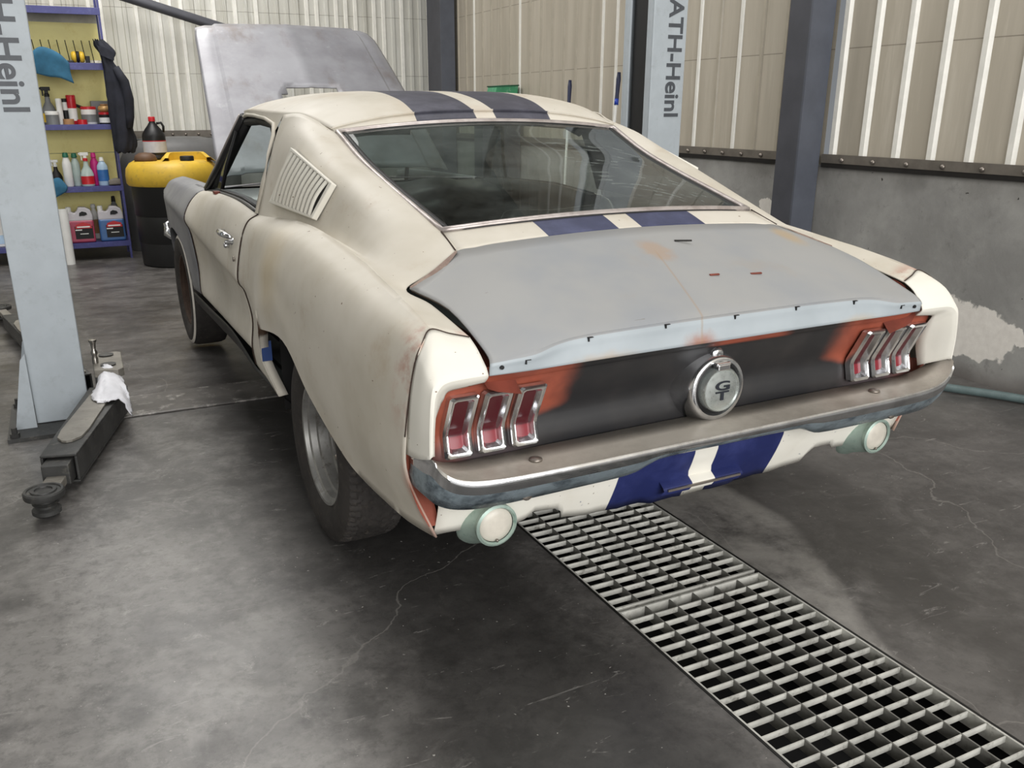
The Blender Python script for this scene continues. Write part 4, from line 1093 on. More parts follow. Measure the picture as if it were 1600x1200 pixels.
# rear valance, ragged lower edge with exhaust notches
def val_bot(x):
    a = abs(x)
    K = [(0, .305), (.20, .303), (.33, .306), (.430, .318), (.440, .345), (.458, .364), (.53, .366), (.548, .346), (.575, .340), (.62, .340), (.70, .352), (.76, .360), (.805, .364)]
    for (xa, za), (xb, zb) in zip(K, K[1:]):
        if a <= xb: return za + (zb - za) * (a - xa) / (xb - xa)
    return K[-1][1]
xs = sorted(set([round(-.805 + 1.61 * i / 46, 4) for i in range(47)] + [s_ * v for s_ in (-1, 1) for v in (.430, .440, .458, .53, .548, .575)]))
Gv = []
for k in range(9):
    t_ = k / 8; row = []
    for x_ in xs:
        zb = val_bot(x_) + .003 * math.sin(x_ * 57); zt = .540
        z = zt + (zb - zt) * t_
        y = .118 + .012 * (x_ / .8) ** 2 + .075 * max(0, (.47 - z) / .17) ** 1.3 + (-.014 if abs(x_) < .145 and z < .385 and z > .30 else 0)
        row.append(Vector((x_, y, z)))
    Gv.append(row)
va = panel('rear_valance', [Gv], M_valance, car, (0, -1, 0), .003, 40)
b = MB(); b.grid(cr_ := [[Vector((x_, .112 + dy, z)) for x_ in (-.14, -.07, 0, .07, .14)] for (dy, z) in ((.034, .378), (.016, .366), (.010, .358), (.026, .338))])
b.build('plate_bracket', M_valance, va, True)
b = MB(); b.box(-.128, .128, .118, .1225, .3555, .362); b.build('bare_metal_strip', M_bolt, va)
# reverse lamps
for s in (-1, 1):
    Mx = Matrix.Translation((.664 * s, .118, .385)) @ Matrix.Rotation(PI / 2 + .05, 4, 'X')
    b = MB(); b.lathe([(.050, -.010), (.052, .0), (.056, .006), (.056, .014), (.050, .018), (.046, .012)], 32, Mx, 0, False)
    rl = b.build('reverse_light', M_green, car, True, 40)
    hb = MB(); N_ = 28; V = []
    for rr, yy, zz, dx in ((.052, .108, .385, 0), (.055, .125, .381, 0), (.066, .158, .370, 0), (.071, .172, .364, 0), (.071, .188, .360, 0)):
        for i in range(N_):
            a = 2 * PI * i / N_; V.append(((.664 + dx) * s + rr * math.cos(a), yy - (.030 * math.sin(a) if yy > .15 else 0), zz + rr * math.sin(a)))
    hb.add(V, [(j * N_ + i, j * N_ + (i + 1) % N_, (j + 1) * N_ + (i + 1) % N_, (j + 1) * N_ + i) for j in range(4) for i in range(N_)])
    hb.build('lamp_housing', M_green, rl, True, 50)
    hb = MB(); hb.lathe([(.047, .004), (.044, .011), (.025, .015), (.0, .016)], 28, Mx, 0, False); hb.build('lens', M_frost, rl, True)
    hb = MB(); hb.lathe([(.004, .014), (.004, .019), (0, .02)], 8, Mx @ Matrix.Translation((0.0, -.040, 0))); hb.build('screw', M_bolt, rl, True)

# bonnet, raised on rear hinges
def hoodpt(u, v, dz=0.0):     # u: -1..1 across, v: 0 rear .. 1 front
    xw = .672 + (.560 - .672) * v - .03 * max(0, v - .9) * 4
    y = 3.33 + .97 * v; z = 1.050 + .845 * v + .02 * math.sin(PI * v)
    nrm = Vector((0, -.657, .754))
    crown = .016 * (1 - abs(u)) + (.012 if abs(u) < .80 else 0) - .05 * max(0, abs(u) - .90) * 10 * .35
    crown += .0025 * max(0, 1 - abs(u) / .05)
    crown += -.05 * max(0, v - .93) / .07 * .4
    return Vector((u * xw, y, z)) + nrm * (crown + dz)
usx = [-1, -.97, -.93, -.90, -.86, -.82, -.79, -.7, -.6, -.5, -.42, -.36, -.31, -.25, -.15, -.05, 0, .05, .15, .25, .31, .36, .42, .5, .6, .7, .79, .82, .86, .9, .93, .97, 1]
vsy = [i / 24 for i in range(25)]
b = MB()
Vg = [[hoodpt(u, v) for u in usx] for v in vsy]
for r in Vg: b.V += r
nc = len(usx)
for i in range(24):
    for j in range(nc - 1):
        uc = (usx[j] + usx[j + 1]) / 2; vc = (vsy[i] + vsy[i + 1]) / 2
        if abs(uc + .015) < .27 and .26 < vc < .50 and not (abs(uc) > .21 and vc > .455): continue   # scoop opening
        b.F.append((i * nc + j, i * nc + j + 1, (i + 1) * nc + j + 1, (i + 1) * nc + j)); b.K.append(0)
hd = b.build('bonnet', M_hood, car, True, 30)
sd = hd.modifiers.new('sheet', 'SOLIDIFY'); sd.thickness = .006; sd.offset = 0
for u in (-.62, .62):
    b = MB(); b.tube([hoodpt(u, .02, -.02), Vector((u * .66, 3.36, .98))], .012, 6); b.build('bonnet_hinge', M_under, car, True)

# windscreen, cowl, dash, steering wheel, mirror, floor
Wc = [[(-.62, 2.74, 1.366), (-.35, 2.82, 1.385), (0, 2.85, 1.392), (.35, 2.82, 1.385), (.62, 2.74, 1.366)],
      [(-.70, 2.92, 1.19), (-.38, 3.06, 1.205), (0, 3.10, 1.21), (.38, 3.06, 1.205), (.70, 2.92, 1.19)],
      [(-.755, 3.04, 1.012), (-.4, 3.24, 1.02), (0, 3.29, 1.025), (.4, 3.24, 1.02), (.755, 3.04, 1.012)]]
panel('windscreen', [loft(Wc, 5, 4)], M_windshield, car, (0, .5, .8))
co = [[(-.77, 3.06, 1.003), (-.4, 3.25, 1.012), (0, 3.30, 1.016), (.4, 3.25, 1.012), (.77, 3.06, 1.003)], [(-.77, 3.30, .995), (-.4, 3.42, 1.0), (0, 3.45, 1.0), (.4, 3.42, 1.0), (.77, 3.30, .995)]]
panel('cowl_panel', [loft(co, 4, 3)], M_fender, car, (0, 0, 1), .004)
b = MB(); b.box(-.74, .74, 3.30, 3.32, .35, .99); b.build('firewall', M_under, car)
da = [[(x_, 3.0 - .0 * abs(x_), z) for x_ in (-.74, -.4, 0, .4, .74)] for z in (.70,)]
dprof = [(2.80, .72), (2.74, .78), (2.72, .86), (2.74, .93), (2.80, .965), (2.90, .985), (3.05, 1.0)]
hump = lambda x_: .045 * math.exp(-((x_ + .40) / .17) ** 2) + .045 * math.exp(-((x_ - .40) / .17) ** 2)
panel('dashboard', [loft([[(x_, y - (.04 if abs(abs(x_) - .4) < .2 else 0) * (1 if y < 2.85 else 0), z + (hump(x_) if .85 < z < .99 else 0)) for x_ in (-.735, -.6, -.5, -.4, -.3, -.2, 0, .2, .3, .4, .5, .6, .735)] for (y, z) in dprof], 2, 3)], M_vinyl, car, (0, -1, .5))
b = MB()
T = Matrix.Translation((-.40, 2.56, .905)) @ Matrix.Rotation(PI / 2 - .42, 4, 'X')
b.tube([T @ Vector((.195 * math.cos(a), .195 * math.sin(a), 0)) for a in [2 * PI * i / 40 for i in range(40)]], .012, 8, 0, False, True)
for a in (PI * .02, PI * .98, PI * 1.5): b.tube([T @ Vector((0, 0, -.02)), T @ Vector((.19 * math.cos(a), .19 * math.sin(a), 0))], .009, 6)
b.lathe([(.05, -.05), (.06, -.02), (.045, .0), (0, .006)], 20, T)
b.tube([T @ Vector((0, 0, -.03)), T @ Vector((0, 0, -.40))], .03, 8)
b.build('steering_wheel', M_vinyl, car, True)
for (xx, r_) in ((-.50, .06), (-.32, .06)):
    b = MB(); b.lathe([(r_, 0), (r_, .012), (r_ - .008, .014), (r_ - .01, .004), (0, .004)], 20, Matrix.Translation((xx, 2.705, .885)) @ Matrix.Rotation(PI / 2, 4, 'X')); b.build('gauge', M_chrome, car, True, 40)
b = MB(); b.prism([(-.12, -.028), (.12, -.028), (.125, 0), (.11, .032), (-.11, .032), (-.125, 0)], -.008, .008, 0, Matrix.Translation((.03, 2.62, 1.285)) @ Matrix.Rotation(PI / 2 - .1, 4, 'X') @ Matrix.Rotation(.0, 4, 'Z'))
mi = b.build('rear_view_mirror', M_chrome, car, False, None, .004)
b = MB(); b.tube([(.03, 2.63, 1.30), (.03, 2.72, 1.355)], .006, 6); b.build('mirror_stem', M_chrome, mi, True)
b = MB(); b.box(-.72, .72, .30, 3.3, .30, .325); b.box(-.5, .5, 3.3, 4.3, .36, .38); b.build('floor_pan', M_under, car)
b = MB(); b.box(-.66, .66, .30, 1.35, .72, .74); b.box(-.66, .66, 1.35, 1.37, .40, .86); b.build('rear_shelf', M_dark, car)
def seat(xc):
    b = MB()
    b.grid(loft([[(xc - .24, y, z - .02), (xc - .2, y, z + .01), (xc, y, z), (xc + .2, y, z + .01), (xc + .24, y, z - .02)] for (y, z) in ((2.30, .52), (2.2, .56), (2.0, .56), (1.86, .55), (1.78, .60), (1.70, .75), (1.64, .90), (1.61, .96), (1.57, .955), (1.55, .88), (1.62, .60))], 3, 3))
    b.build('front_seat', M_vinyl, car, True)
seat(-.37); seat(.37)

# wheels
def wheel(x, y, z, r, s, rear=True):
    out_ = s
    R = Matrix.Translation((x, y, z)) @ Matrix.Rotation(out_ * PI / 2, 4, 'Y')   # +z outwards
    hw = .102
    n_th = 240; prof = []
    side_ = [(.195, .062), (.200, .078), (.215, .090), (.245, .101), (.275, .103), (.300, .098), (.318, .090)]
    tread = 22
    P = [(a, -b_) for a, b_ in side_] + [(r - .004 * (abs(t_) > .9) - .0045 * t_ * t_, hw * .86 * t_) for t_ in [-1 + 2 * i / tread for i in range(tread + 1)]] + [(a, b_) for a, b_ in reversed(side_)]
    sc = r / .33
    b = MB(); ns = len(side_)
    V = []; F = []
    for j, (rr, zz) in enumerate(P):
        for i in range(n_th):
            a = 2 * PI * i / n_th; q = rr if (ns <= j < ns + tread + 1) else rr * sc
            if rear and ns <= j < ns + tread + 1:
                t_ = zz / (hw * .86); zig = .05 * (1 if (i // 2) % 2 else -1)
                g = 0
                for c0 in (-.62, -.22, .22, .62):
                    if abs(t_ + zig - c0) < .065: g = 1
                if abs(t_) > .70 and i % 3 == 0: g = .8
                if abs(t_) < .7 and (i + int((t_ + 1) * 5) * 2) % 6 == 0: g = .4
                q -= .0055 * g
            V.append(R @ Vector((q * math.cos(a), q * math.sin(a), zz)))
    for j in range(len(P) - 1):
        for i in range(n_th):
            a, c_ = j * n_th + i, j * n_th + (i + 1) % n_th
            F.append((a, c_, c_ + n_th, a + n_th))
    K = [0] * len(F)
    if not rear:
        jw = len(P) - 7
        for i in range(n_th): K[jw * n_th + i] = 1
    b.add(V, F); b.K = K
    wh = b.build('wheel', [M_rubber, M_whitewall], car, True, 30 if rear else 60)
    mt = M_rim if rear else M_rustrim
    b = MB(); b.lathe([(.197 * sc, .064), (.206 * sc, .080), (.203 * sc, .087), (.195 * sc, .085), (.191 * sc, .072), (.183 * sc, .067), (.180 * sc, .046), (.170 * sc, .042), (.167 * sc, .010), (.157 * sc, .005), (.154 * sc, -.02)], 48, R, 0, False)
    rm = b.build('rim', mt, wh, True, 28)
    # dished centre with openings
    b = MB(); N = 60
    rr_ = [(.154, -.020), (.130, -.012), (.106, .0), (.080, .004), (.060, -.004), (.050, -.002), (.048, .024), (.038, .032), (.0, .033)]
    V = []; F = []
    for (q, zz) in rr_:
        for i in range(N): V.append(R @ Vector((q * math.cos(2 * PI * i / N), q * math.sin(2 * PI * i / N), zz)))
    for j in range(len(rr_) - 1):
        for i in range(N):
            if j in (0, 1) and i % 12 in (0, 1, 2, 3, 4): continue
            a, c_ = j * N + i, j * N + (i + 1) % N
            F.append((a, c_, c_ + N, a + N))
    b.add(V, F); b.build('wheel_disc', M_discgrey if rear else mt, wh, True, 28)
    for k in range(5):
        a = 2 * PI * k / 5 + .3
        b = MB(); b.lathe([(.012, .0), (.012, .024), (.007, .031), (0, .031)], 6, R @ Matrix.Translation((.066 * math.cos(a), .066 * math.sin(a), 0))); b.build('lug_nut', M_bolt, wh)
    b = MB(); b.lathe([(.148, -.09), (.148, -.045), (.0, -.043)], 32, R); b.build('brake_drum', M_under, wh, True, 40)
for s in (-1, 1):
    wheel(.765 * s, 1.004, .33, .33, s, True)
    wheel(.765 * s, 3.772, .382, .33, s, False)
b = MB(); b.tube([(-.70, 1.004, .33), (.70, 1.004, .33)], .045, 10); b.lathe([(.05, -.14), (.13, -.07), (.14, 0), (.13, .07), (.05, .14)], 20, Matrix.Translation((0, 1.004, .33)) @ Matrix.Rotation(PI / 2, 4, 'Y')); b.build('rear_axle', M_under, car, True)
b = MB(); b.tube([(-.70, 3.772, .36), (.70, 3.772, .36)], .03, 8); b.build('front_axle', M_under, car, True)

# ------------------------------------------------------------------ storage shelves and what stands on them
M_shelfblue = plain('blue_shelf_enamel', srgb(56, 58, 116), 0.4, 0.1, 0.12, 9, 0.5, 0, srgb(80, 84, 132))
M_yellow = plain('yellow_back_panel', srgb(252, 240, 158), 0.5, 0, 0.04, 3, 0.5, 0, srgb(236, 220, 130))
M_wire = plain('dark_wire', srgb(36, 34, 34), 0.5, 0.4)
M_teal = plain('teal_cloth', srgb(46, 96, 124), 0.9, 0, 0.14, 14)
M_jacket = plain('dark_navy_cloth', srgb(34, 36, 46), 0.85, 0, 0.3, 9)
M_redp = plain('red_plastic', srgb(190, 30, 40), 0.35)
M_whitep = plain('white_plastic', srgb(228, 228, 224), 0.4, 0, 0.05)
M_greenp = plain('dark_green_cap', srgb(30, 104, 78), 0.4)
M_pinkp = plain('magenta_plastic', srgb(206, 40, 130), 0.4)
M_bluep = plain('pale_blue_plastic', srgb(178, 204, 226), 0.35)
M_blabel = plain('blue_label', srgb(48, 104, 168), 0.45)
M_clear = plain('cloudy_clear_plastic', srgb(176, 192, 186), 0.25, 0, 0.1)
M_yel2 = plain('bright_yellow_plastic', srgb(224, 184, 52), 0.4)
M_greyp = plain('grey_plastic', srgb(112, 114, 114), 0.45)
M_tan = plain('brown_paper_tape', srgb(166, 124, 84), 0.6)
M_gold = plain('gold_tin', srgb(190, 150, 96), 0.4, 0.3)
M_liqred = plain('pink_liquid_jug', srgb(164, 66, 88), 0.3, 0, 0.08)
M_liqblue = plain('blue_liquid_jug', srgb(62, 100, 150), 0.3, 0, 0.08)
M_jugtop = plain('translucent_jug_top', srgb(190, 186, 190), 0.3, 0, 0.06)

SX0, SX1, SY0, SY1 = -2.46, -.962, 7.50, 7.93
SZ = (.165, .680, 1.232, 1.757, 2.215)
sh = thing('shelving_unit', 'blue and yellow metal storage shelves against the back wall behind the left lift post', 'shelves', (-1.47, 7.72, 0))
def sl(b): return b
for xx in (SX0, SX1):
    for yy in (SY0, SY1):
        b = MB(); w_ = .018 * (1 if xx == SX0 else -1)
        b.box(min(xx, xx + w_ * 1.1) + 1.47, max(xx, xx + w_ * 1.1) + 1.47, yy - .002 - 7.72, yy + .002 - 7.72, 0, 2.5)
        b.box(min(xx, xx + .1 * w_) + 1.47, max(xx, xx + .1 * w_) + 1.47, yy - 7.72 - (.0 if yy == SY0 else .035), yy - 7.72 + (.035 if yy == SY0 else 0), 0, 2.5)
        b.build('upright', M_shelfblue, sh)
for z in SZ:
    b = MB(); b.box(SX0 + 1.47, SX1 + 1.47, SY0 - 7.72 + .002, SY1 - 7.72, z - .004, z); b.box(SX0 + 1.47 - .002, SX1 + 1.47 + .002, SY0 - 7.72 - .004, SY0 - 7.72 + .002, z - .058 if z > 1.5 else z - .046, z + .002)
    b.build('shelf_board', M_shelfblue, sh, False, None, .003)
for (z0, z1) in ((.22, .60), (.70, .965), (.97, 1.19), (1.26, 1.72), (1.80, 2.12), (2.12, 2.20)):
    b = MB(); b.box(SX0 + 1.49, SX1 + 1.455, SY1 - 7.72 - .012, SY1 - 7.72 - .008, z0, z1)
    b.build('back_panel', M_yellow if z0 < 2.1 else plain('pale_back_panel', srgb(190, 186, 170), 0.6), sh)

def T3(x, y, z): return Matrix.Translation((x, y, z))
def bottle(name, label, cat, x, y, z, r, h, mb, mc, cap=(.35, .12), group=None, labelm=None, sx=1.0, neck=.82):
    t = thing(name, label, cat, (x, y, z), 0, group)
    b = MB(); b.lathe([(r * .9, 0), (r, .006), (r, h * .62), (r * .93, h * .70), (r * .55, h * neck), (r * .42, h * (neck + .02)), (r * .42, h * .90), (0, h * .90)], 20, None, 0, True, sx, .85)
    b.build('body', mb, t, True, 40)
    b = MB(); b.lathe([(r * .5, h * (1 - cap[1]) - .004), (r * cap[0] * 1.25, h * (1 - cap[1])), (r * cap[0], h * .985), (r * cap[0] * .8, h), (0, h)], 14); b.build('cap', mc, t, True, 40)
    if labelm:
        b = MB(); b.lathe([(r * 1.012, h * .16), (r * 1.012, h * .56)], 20, None, 0, False, sx, .85); b.build('label', labelm, t, True)
    return t
def spray(name, label, x, y, z, r, h, mb, mh, labelm=None, ms=None):
    t = thing(name, label, 'spray bottle', (x, y, z))
    b = MB(); b.lathe([(r * .92, 0), (r, .006), (r, h * .34), (r * .8, h * .46), (r * .40, h * .60), (r * .30, h * .76), (0, h * .76)], 18, None, 0, True, 1, .75); b.build('body', mb, t, True, 40)
    b = MB(); b.lathe([(r * .36, h * .74), (r * .36, h * .81), (r * .25, h * .83), (0, h * .83)], 12); b.build('collar', ms or mh, t, True, 40)
    b = MB(); b.box(-r * .75, r * .55, -.012, .012, h * .90, h); b.box(-r * .95, -r * .75, -.008, .008, h * .925, h * .985); b.box(-r * .25, r * .25, -.010, .010, h * .81, h * .91)
    b.box(-r * .62, -r * .42, -.006, .006, h * .76, h * .91); b.build('trigger_head', mh, t, False, None, .004)
    if labelm:
        b = MB(); b.lathe([(r * 1.015, h * .06), (r * 1.015, h * .30)], 18, None, 0, False, 1, .75); b.build('label', labelm, t, True)
    return t
e = .001
# bottom shelf
def jug(x, y, z, w_, h, ml, label):
    t = thing('fluid_jug', label, 'jug', (x, y, z), 0, 'gallon jugs on the bottom shelf')
    hw = w_ / 2
    b = MB(); b.box(-hw, hw, -.07, .07, 0, h * .62); b.build('body', ml, t, False, None, .018, 3)
    b = MB()
    P = [(-hw * .98, h * .60), (hw * .98, h * .60), (hw * .98, h * .74), (hw * .86, h * .90), (hw * .5, h * .97), (0, h * .98), (-hw * .15, h * .88), (-hw * .35, h * .82), (-hw * .52, h * .86), (-hw * .98, h * .84)]
    b.prism(P, -.062, .062, 0, Matrix(((1, 0, 0, 0), (0, 0, -1, 0), (0, 1, 0, 0), (0, 0, 0, 1))))
    b.build('shoulder', M_jugtop, t, False, None, .010, 2)
    b = MB(); b.prism([(-hw * .02 + a * hw * .42, h * .80 + c_ * h * .055) for a, c_ in ((0, -1), (.9, -1), (1.5, -.4), (1.3, .7), (.6, 1.2), (.1, .5))], .0625, .066, 0, Matrix(((1, 0, 0, 0), (0, 0, -1, 0), (0, 1, 0, 0), (0, 0, 0, 1)))); b.build('handle_opening', M_black, t)
    b = MB(); b.lathe([(.024, h * .84), (.024, h * .97), (.020, h * .985), (0, h * .985)], 16, T3(-hw * .74, 0, 0)); b.build('cap', M_whitep, t, True, 40)
    b = MB(); b.box(-hw * .48, hw * .86, -.0715, -.0705, h * .11, h * .46); l = b.build('label', M_black, t)
    b = MB(); b.prism([(-hw * .44, h * .40), (hw * .82, h * .40), (hw * .74, h * .51), (hw * .40, h * .545), (hw * .19, h * .57), (-.01, h * .545), (-hw * .36, h * .51)], .0712, .0735, 0, Matrix(((1, 0, 0, 0), (0, 0, -1, 0), (0, 1, 0, 0), (0, 0, 0, 1)))); b.build('label_shield', M_redp, l)
    b = MB(); b.box(-hw * .3, hw * .66, -.0745, -.0735, h * .425, h * .46); b.box(-hw * .44, hw * .05, -.0725, -.0718, h * .345, h * .375); b.box(-hw * .12, hw * .5, -.0725, -.0718, h * .24, h * .26); b.build('label_lettering', M_whitep, l)
jug(-1.378, 7.60, SZ[0] + e, .232, .335, M_liqred, 'white-capped jug of pink fluid at the left of the bottom shelf')
jug(-1.108, 7.60, SZ[0] + e, .226, .335, M_liqblue, 'white-capped jug of blue fluid at the right of the bottom shelf')
bottle('squeeze_bottle', 'pale bottle with an orange band standing between the pink and blue jugs', 'bottle', -1.243, 7.80, SZ[0] + e, .040, .33, M_whitep, M_whitep, (.5, .1), None, M_tan)
bottle('oil_bottle', 'slim dark bottle behind the blue jug on the bottom shelf', 'bottle', -1.055, 7.77, SZ[0] + e, .045, .40, M_greyp, M_wire)
# second shelf from the bottom
z = SZ[1] + e
bottle('polish_bottle', 'tall white bottle with a dark green cap on the shelf above the jugs', 'bottle', -1.418, 7.62, z, .040, .305, M_whitep, M_greenp, (.55, .13), None, None, 1, .86)
bottle('polish_bottle', 'cloudy grey-green bottle with a green cap beside the tall white one', 'bottle', -1.345, 7.66, z, .040, .297, M_clear, M_greenp, (.55, .13))
spray('spray_bottle', 'clear spray bottle with red collar and white trigger, red liquid at its base', -1.255, 7.60, z, .058, .305, M_clear, M_whitep, M_redp, M_redp)
bottle('polish_bottle', 'magenta bottle right of the red and white spray bottle', 'bottle', -1.180, 7.68, z, .040, .296, M_pinkp, M_pinkp, (.5, .14))
bottle('cleaner_bottle', 'pale blue bottle with blue label and white cap right of the magenta bottle', 'bottle', -1.118, 7.61, z, .048, .258, M_bluep, M_whitep, (.35, .12), None, M_blabel)
b = MB(); G = loft([[(-1.08, 7.53, z + .008), (-1.02, 7.53, z + .010), (-.97, 7.54, z + .009)], [(-1.08, 7.55, z + .05), (-1.02, 7.55, z + .062), (-.97, 7.56, z + .055)], [(-1.07, 7.66, z + .04), (-1.0, 7.67, z + .055), (-.97, 7.66, z + .04)], [(-1.07, 7.68, z + .008), (-1.0, 7.70, z + .008), (-.97, 7.68, z + .008)]], 4, 4); b.grid(G)
tag(panel('folded_cloth', [G], plain('grey_cloth', srgb(120, 114, 106), .9), None, (0, 0, 1), .006), 'folded dull grey cloth at the right end of the shelf above the jugs', 'cloth')
def cloth(name, label, ctrl, m, th=.006):
    G = loft(ctrl, 5, 5); return tag(panel(name, [G], m, None, (0, -1, .4), th), label, 'cloth')
cloth('microfibre_cloth', 'teal cloth hanging over the left end of the shelf above the jugs',
      [[(-1.60, 7.62, z + .02), (-1.52, 7.62, z + .06), (-1.45, 7.60, z + .02)], [(-1.59, 7.52, z + .06), (-1.50, 7.51, z + .09), (-1.44, 7.51, z + .015)], [(-1.58, 7.485, z - .01), (-1.51, 7.475, z + .04), (-1.44, 7.485, z - .005)], [(-1.56, 7.48, z - .09), (-1.50, 7.475, z - .06), (-1.455, 7.485, z - .035)]], M_teal)
spray('spray_bottle', 'dark spray bottle with white nozzle half hidden behind the left lift post', -1.515, 7.70, z, .05, .24, M_wire, M_whitep)
# third shelf
z = SZ[2] + e
spray('spray_bottle', 'tall grey bottle with a black trigger at the left end of the middle shelf', -1.492, 7.68, z, .062, .325, M_greyp, M_black, M_yel2)
for i, (xx, yy, mm_, lab) in enumerate(((-1.475, 7.57, M_greyp, 'flat silver tin with a white rim standing before the black-trigger bottle'),)):
    t = thing('wax_tin', lab, 'tin', (xx, yy, z)); b = MB(); b.lathe([(.055, 0), (.055, .10), (.05, .104), (0, .104)], 24); b.build('body', mm_, t, True, 40)
    b = MB(); b.lathe([(.057, .085), (.057, .112), (.052, .116), (0, .116)], 24); b.build('lid', M_whitep, t, True, 40)
def can(name, label, cat, x, y, r, h, mb, mt_, bandm=None, lidh=.14):
    t = thing(name, label, cat, (x, y, z))
    b = MB(); b.lathe([(r * .96, 0), (r, .004), (r, h * (1 - lidh)), (0, h * (1 - lidh))], 22); b.build('body', mb, t, True, 40)
    b = MB(); b.lathe([(r * 1.02, h * (1 - lidh)), (r * 1.02, h * .97), (r * .92, h), (0, h)], 22); b.build('lid', mt_, t, True, 40)
    if bandm:
        b = MB(); b.lathe([(r * 1.01, h * .12), (r * 1.01, h * .55)], 22, None, 0, False); b.build('label', bandm, t, True)
    return t
can('spray_can', 'plain white cylinder left of the red aerosol on the middle shelf', 'spray can', -1.405, 7.62, .026, .225, M_whitep, M_whitep)
can('spray_can', 'white and black can squeezed between white cylinder and red aerosol', 'spray can', -1.358, 7.66, .022, .225, M_whitep, M_black, M_black)
can('aerosol_can', 'red aerosol can with a white band on the middle shelf', 'spray can', -1.300, 7.68, .040, .255, M_redp, M_redp, M_whitep, .22)
b = MB(); b.lathe([(.030, 0), (.046, 0), (.046, .048), (.030, .048), (.030, 0)], 24, T3(-1.345, 7.56, z), 0, False); tag(b.build('tape_roll', M_tan, None, True, 40), 'roll of brown tape lying in front of the white cylinder on the middle shelf', 'tape')
b = MB(); b.lathe([(.022, 0), (.042, 0), (.042, .042), (.022, .042), (.022, 0)], 24, T3(-1.232, 7.55, z), 0, False); tag(b.build('tape_roll', M_redp, None, True, 40), 'roll of red tape lying on the middle shelf before the white tub', 'tape')
can('polish_tub', 'white tub with a red lid in the middle of the middle shelf', 'tub', -1.165, 7.66, .066, .155, M_whitep, M_redp, M_greyp, .16)
can('polish_jar', 'dark jar with a red lid at the right end of the middle shelf', 'jar', -1.030, 7.60, .055, .105, M_black, M_redp, M_whitep, .2)
t = thing('sponge_pad', 'round tan pad balanced on the red-lidded dark jar', 'pad', (-1.030, 7.60, z + .106)); b = MB(); b.lathe([(.03, 0), (.055, .015), (.057, .03), (.05, .05), (.02, .06), (0, .06)], 22); b.build('pad', M_gold, t, True)
b = MB(); b.lathe([(.03, .058), (.035, .07), (0, .072)], 16); b.build('knob', M_tan, t, True)
b = MB(); b.box(-1.135, -.985, 7.72, 7.85, z, z + .205); tag(b.build('cardboard_box', M_greyp, None, False, None, .004), 'grey box at the back of the middle shelf behind the dark jar', 'box')
t = thing('hand_brush', 'black brush handle slanting behind the white tub on the middle shelf', 'brush', (-1.25, 7.82, z))
b = MB(); b.tube([(-.10, 0, .215), (-.05, 0, .185), (.04, 0, .145), (.09, 0, .125)], [.008, .012, .014, .016], 8); b.box(.06, .085, -.02, .02, 0, .13); b.build('handle', M_black, t, True)
# fourth shelf
z = SZ[3] + e
t = thing('ear_defenders', 'yellow and black ear defenders on the upper shelf', 'ear defenders', (-1.19, 7.60, z))
for sx in (-1, 1):
    b = MB(); b.lathe([(.022, 0), (.046, .004), (.050, .02), (.040, .04), (.0, .045)], 20, T3(sx * .012, 0, .052) @ Matrix.Rotation(sx * PI / 2, 4, 'Y')); b.build('ear_cup', M_yel2, t, True)
b = MB(); b.lathe([(.048, -.012), (.05, 0), (.048, .012)], 20, T3(0, 0, .052) @ Matrix.Rotation(PI / 2, 4, 'Y'), 0, True); b.build('cushion', M_black, t, True)
b = MB(); b.tube([(-.05, .01, .05), (-.04, .06, .09), (0, .085, .10), (.04, .06, .09), (.05, .01, .05)], .006, 6); b.build('headband', M_black, t, True)
b = MB(); b.box(-1.128, -1.092, 7.58, 7.64, z, z + .062); tag(b.build('small_box', M_black, None, False, None, .003), 'small black box right of the ear defenders', 'box')
b = MB(); b.box(-1.345, -1.23, 7.55, 7.60, z, z + .022); tag(b.build('hand_tool', M_wire, None, False, None, .006), 'dark flat tool lying between teal cloth and ear defenders', 'tool')
t = thing('peg_rack', 'row of thin dark wire pegs standing at the back of the upper shelf', 'rack', (-1.29, 7.80, z))
b = MB(); b.box(-.28, .28, -.01, .01, 0, .008); b.build('base_bar', M_wire, t)
for i in range(8):
    xx = -.255 + i * .068
    b = MB(); b.tube([(xx + .02, 0, .008), (xx, .0, .205)], .0042, 6); b.build('peg', M_wire, t)
cloth('cloth', 'crumpled teal cloth hanging over the front of the upper shelf',
      [[(-1.60, 7.60, z + .05), (-1.47, 7.62, z + .10), (-1.34, 7.60, z + .07), (-1.27, 7.58, z + .01)],
       [(-1.61, 7.49, z + .03), (-1.49, 7.47, z + .12), (-1.36, 7.475, z + .08), (-1.27, 7.49, z - .01)],
       [(-1.60, 7.48, z - .05), (-1.48, 7.465, z - .02), (-1.36, 7.47, z - .03), (-1.27, 7.485, z - .09)],
       [(-1.56, 7.485, z - .09), (-1.45, 7.475, z - .12), (-1.36, 7.465, z - .13), (-1.255, 7.48, z - .175)]], M_teal)
# jacket on the right-hand upright
jk = [(1.945, -1.015, .035, .03), (1.90, -.985, .060, .04), (1.84, -.955, .062, .055), (1.77, -.962, .045, .05), (1.70, -.935, .058, .06), (1.60, -.920, .074, .065), (1.48, -.905, .090, .07), (1.36, -.905, .088, .07), (1.24, -.910, .082, .065), (1.12, -.900, .088, .06), (1.03, -.905, .085, .06), (.985, -.915, .07, .05)]
G = []
rnd = random.Random(11)
for i in range(29):
    a = 2 * PI * i / 28; row = []
    for k, (zz, xc, hw, hd_) in enumerate(jk):
        f_ = 1 + .15 * math.sin(3 * a + k * .7) + .12 * math.sin(7 * a + k * 1.3) + .06 * math.sin(11 * a - k * 2.1)
        row.append((xc + hw * f_ * math.cos(a), 7.425 + hd_ * f_ * math.sin(a), zz + (.012 * math.sin(5 * a) if k in (0, 11) else 0)))
    G.append(row)
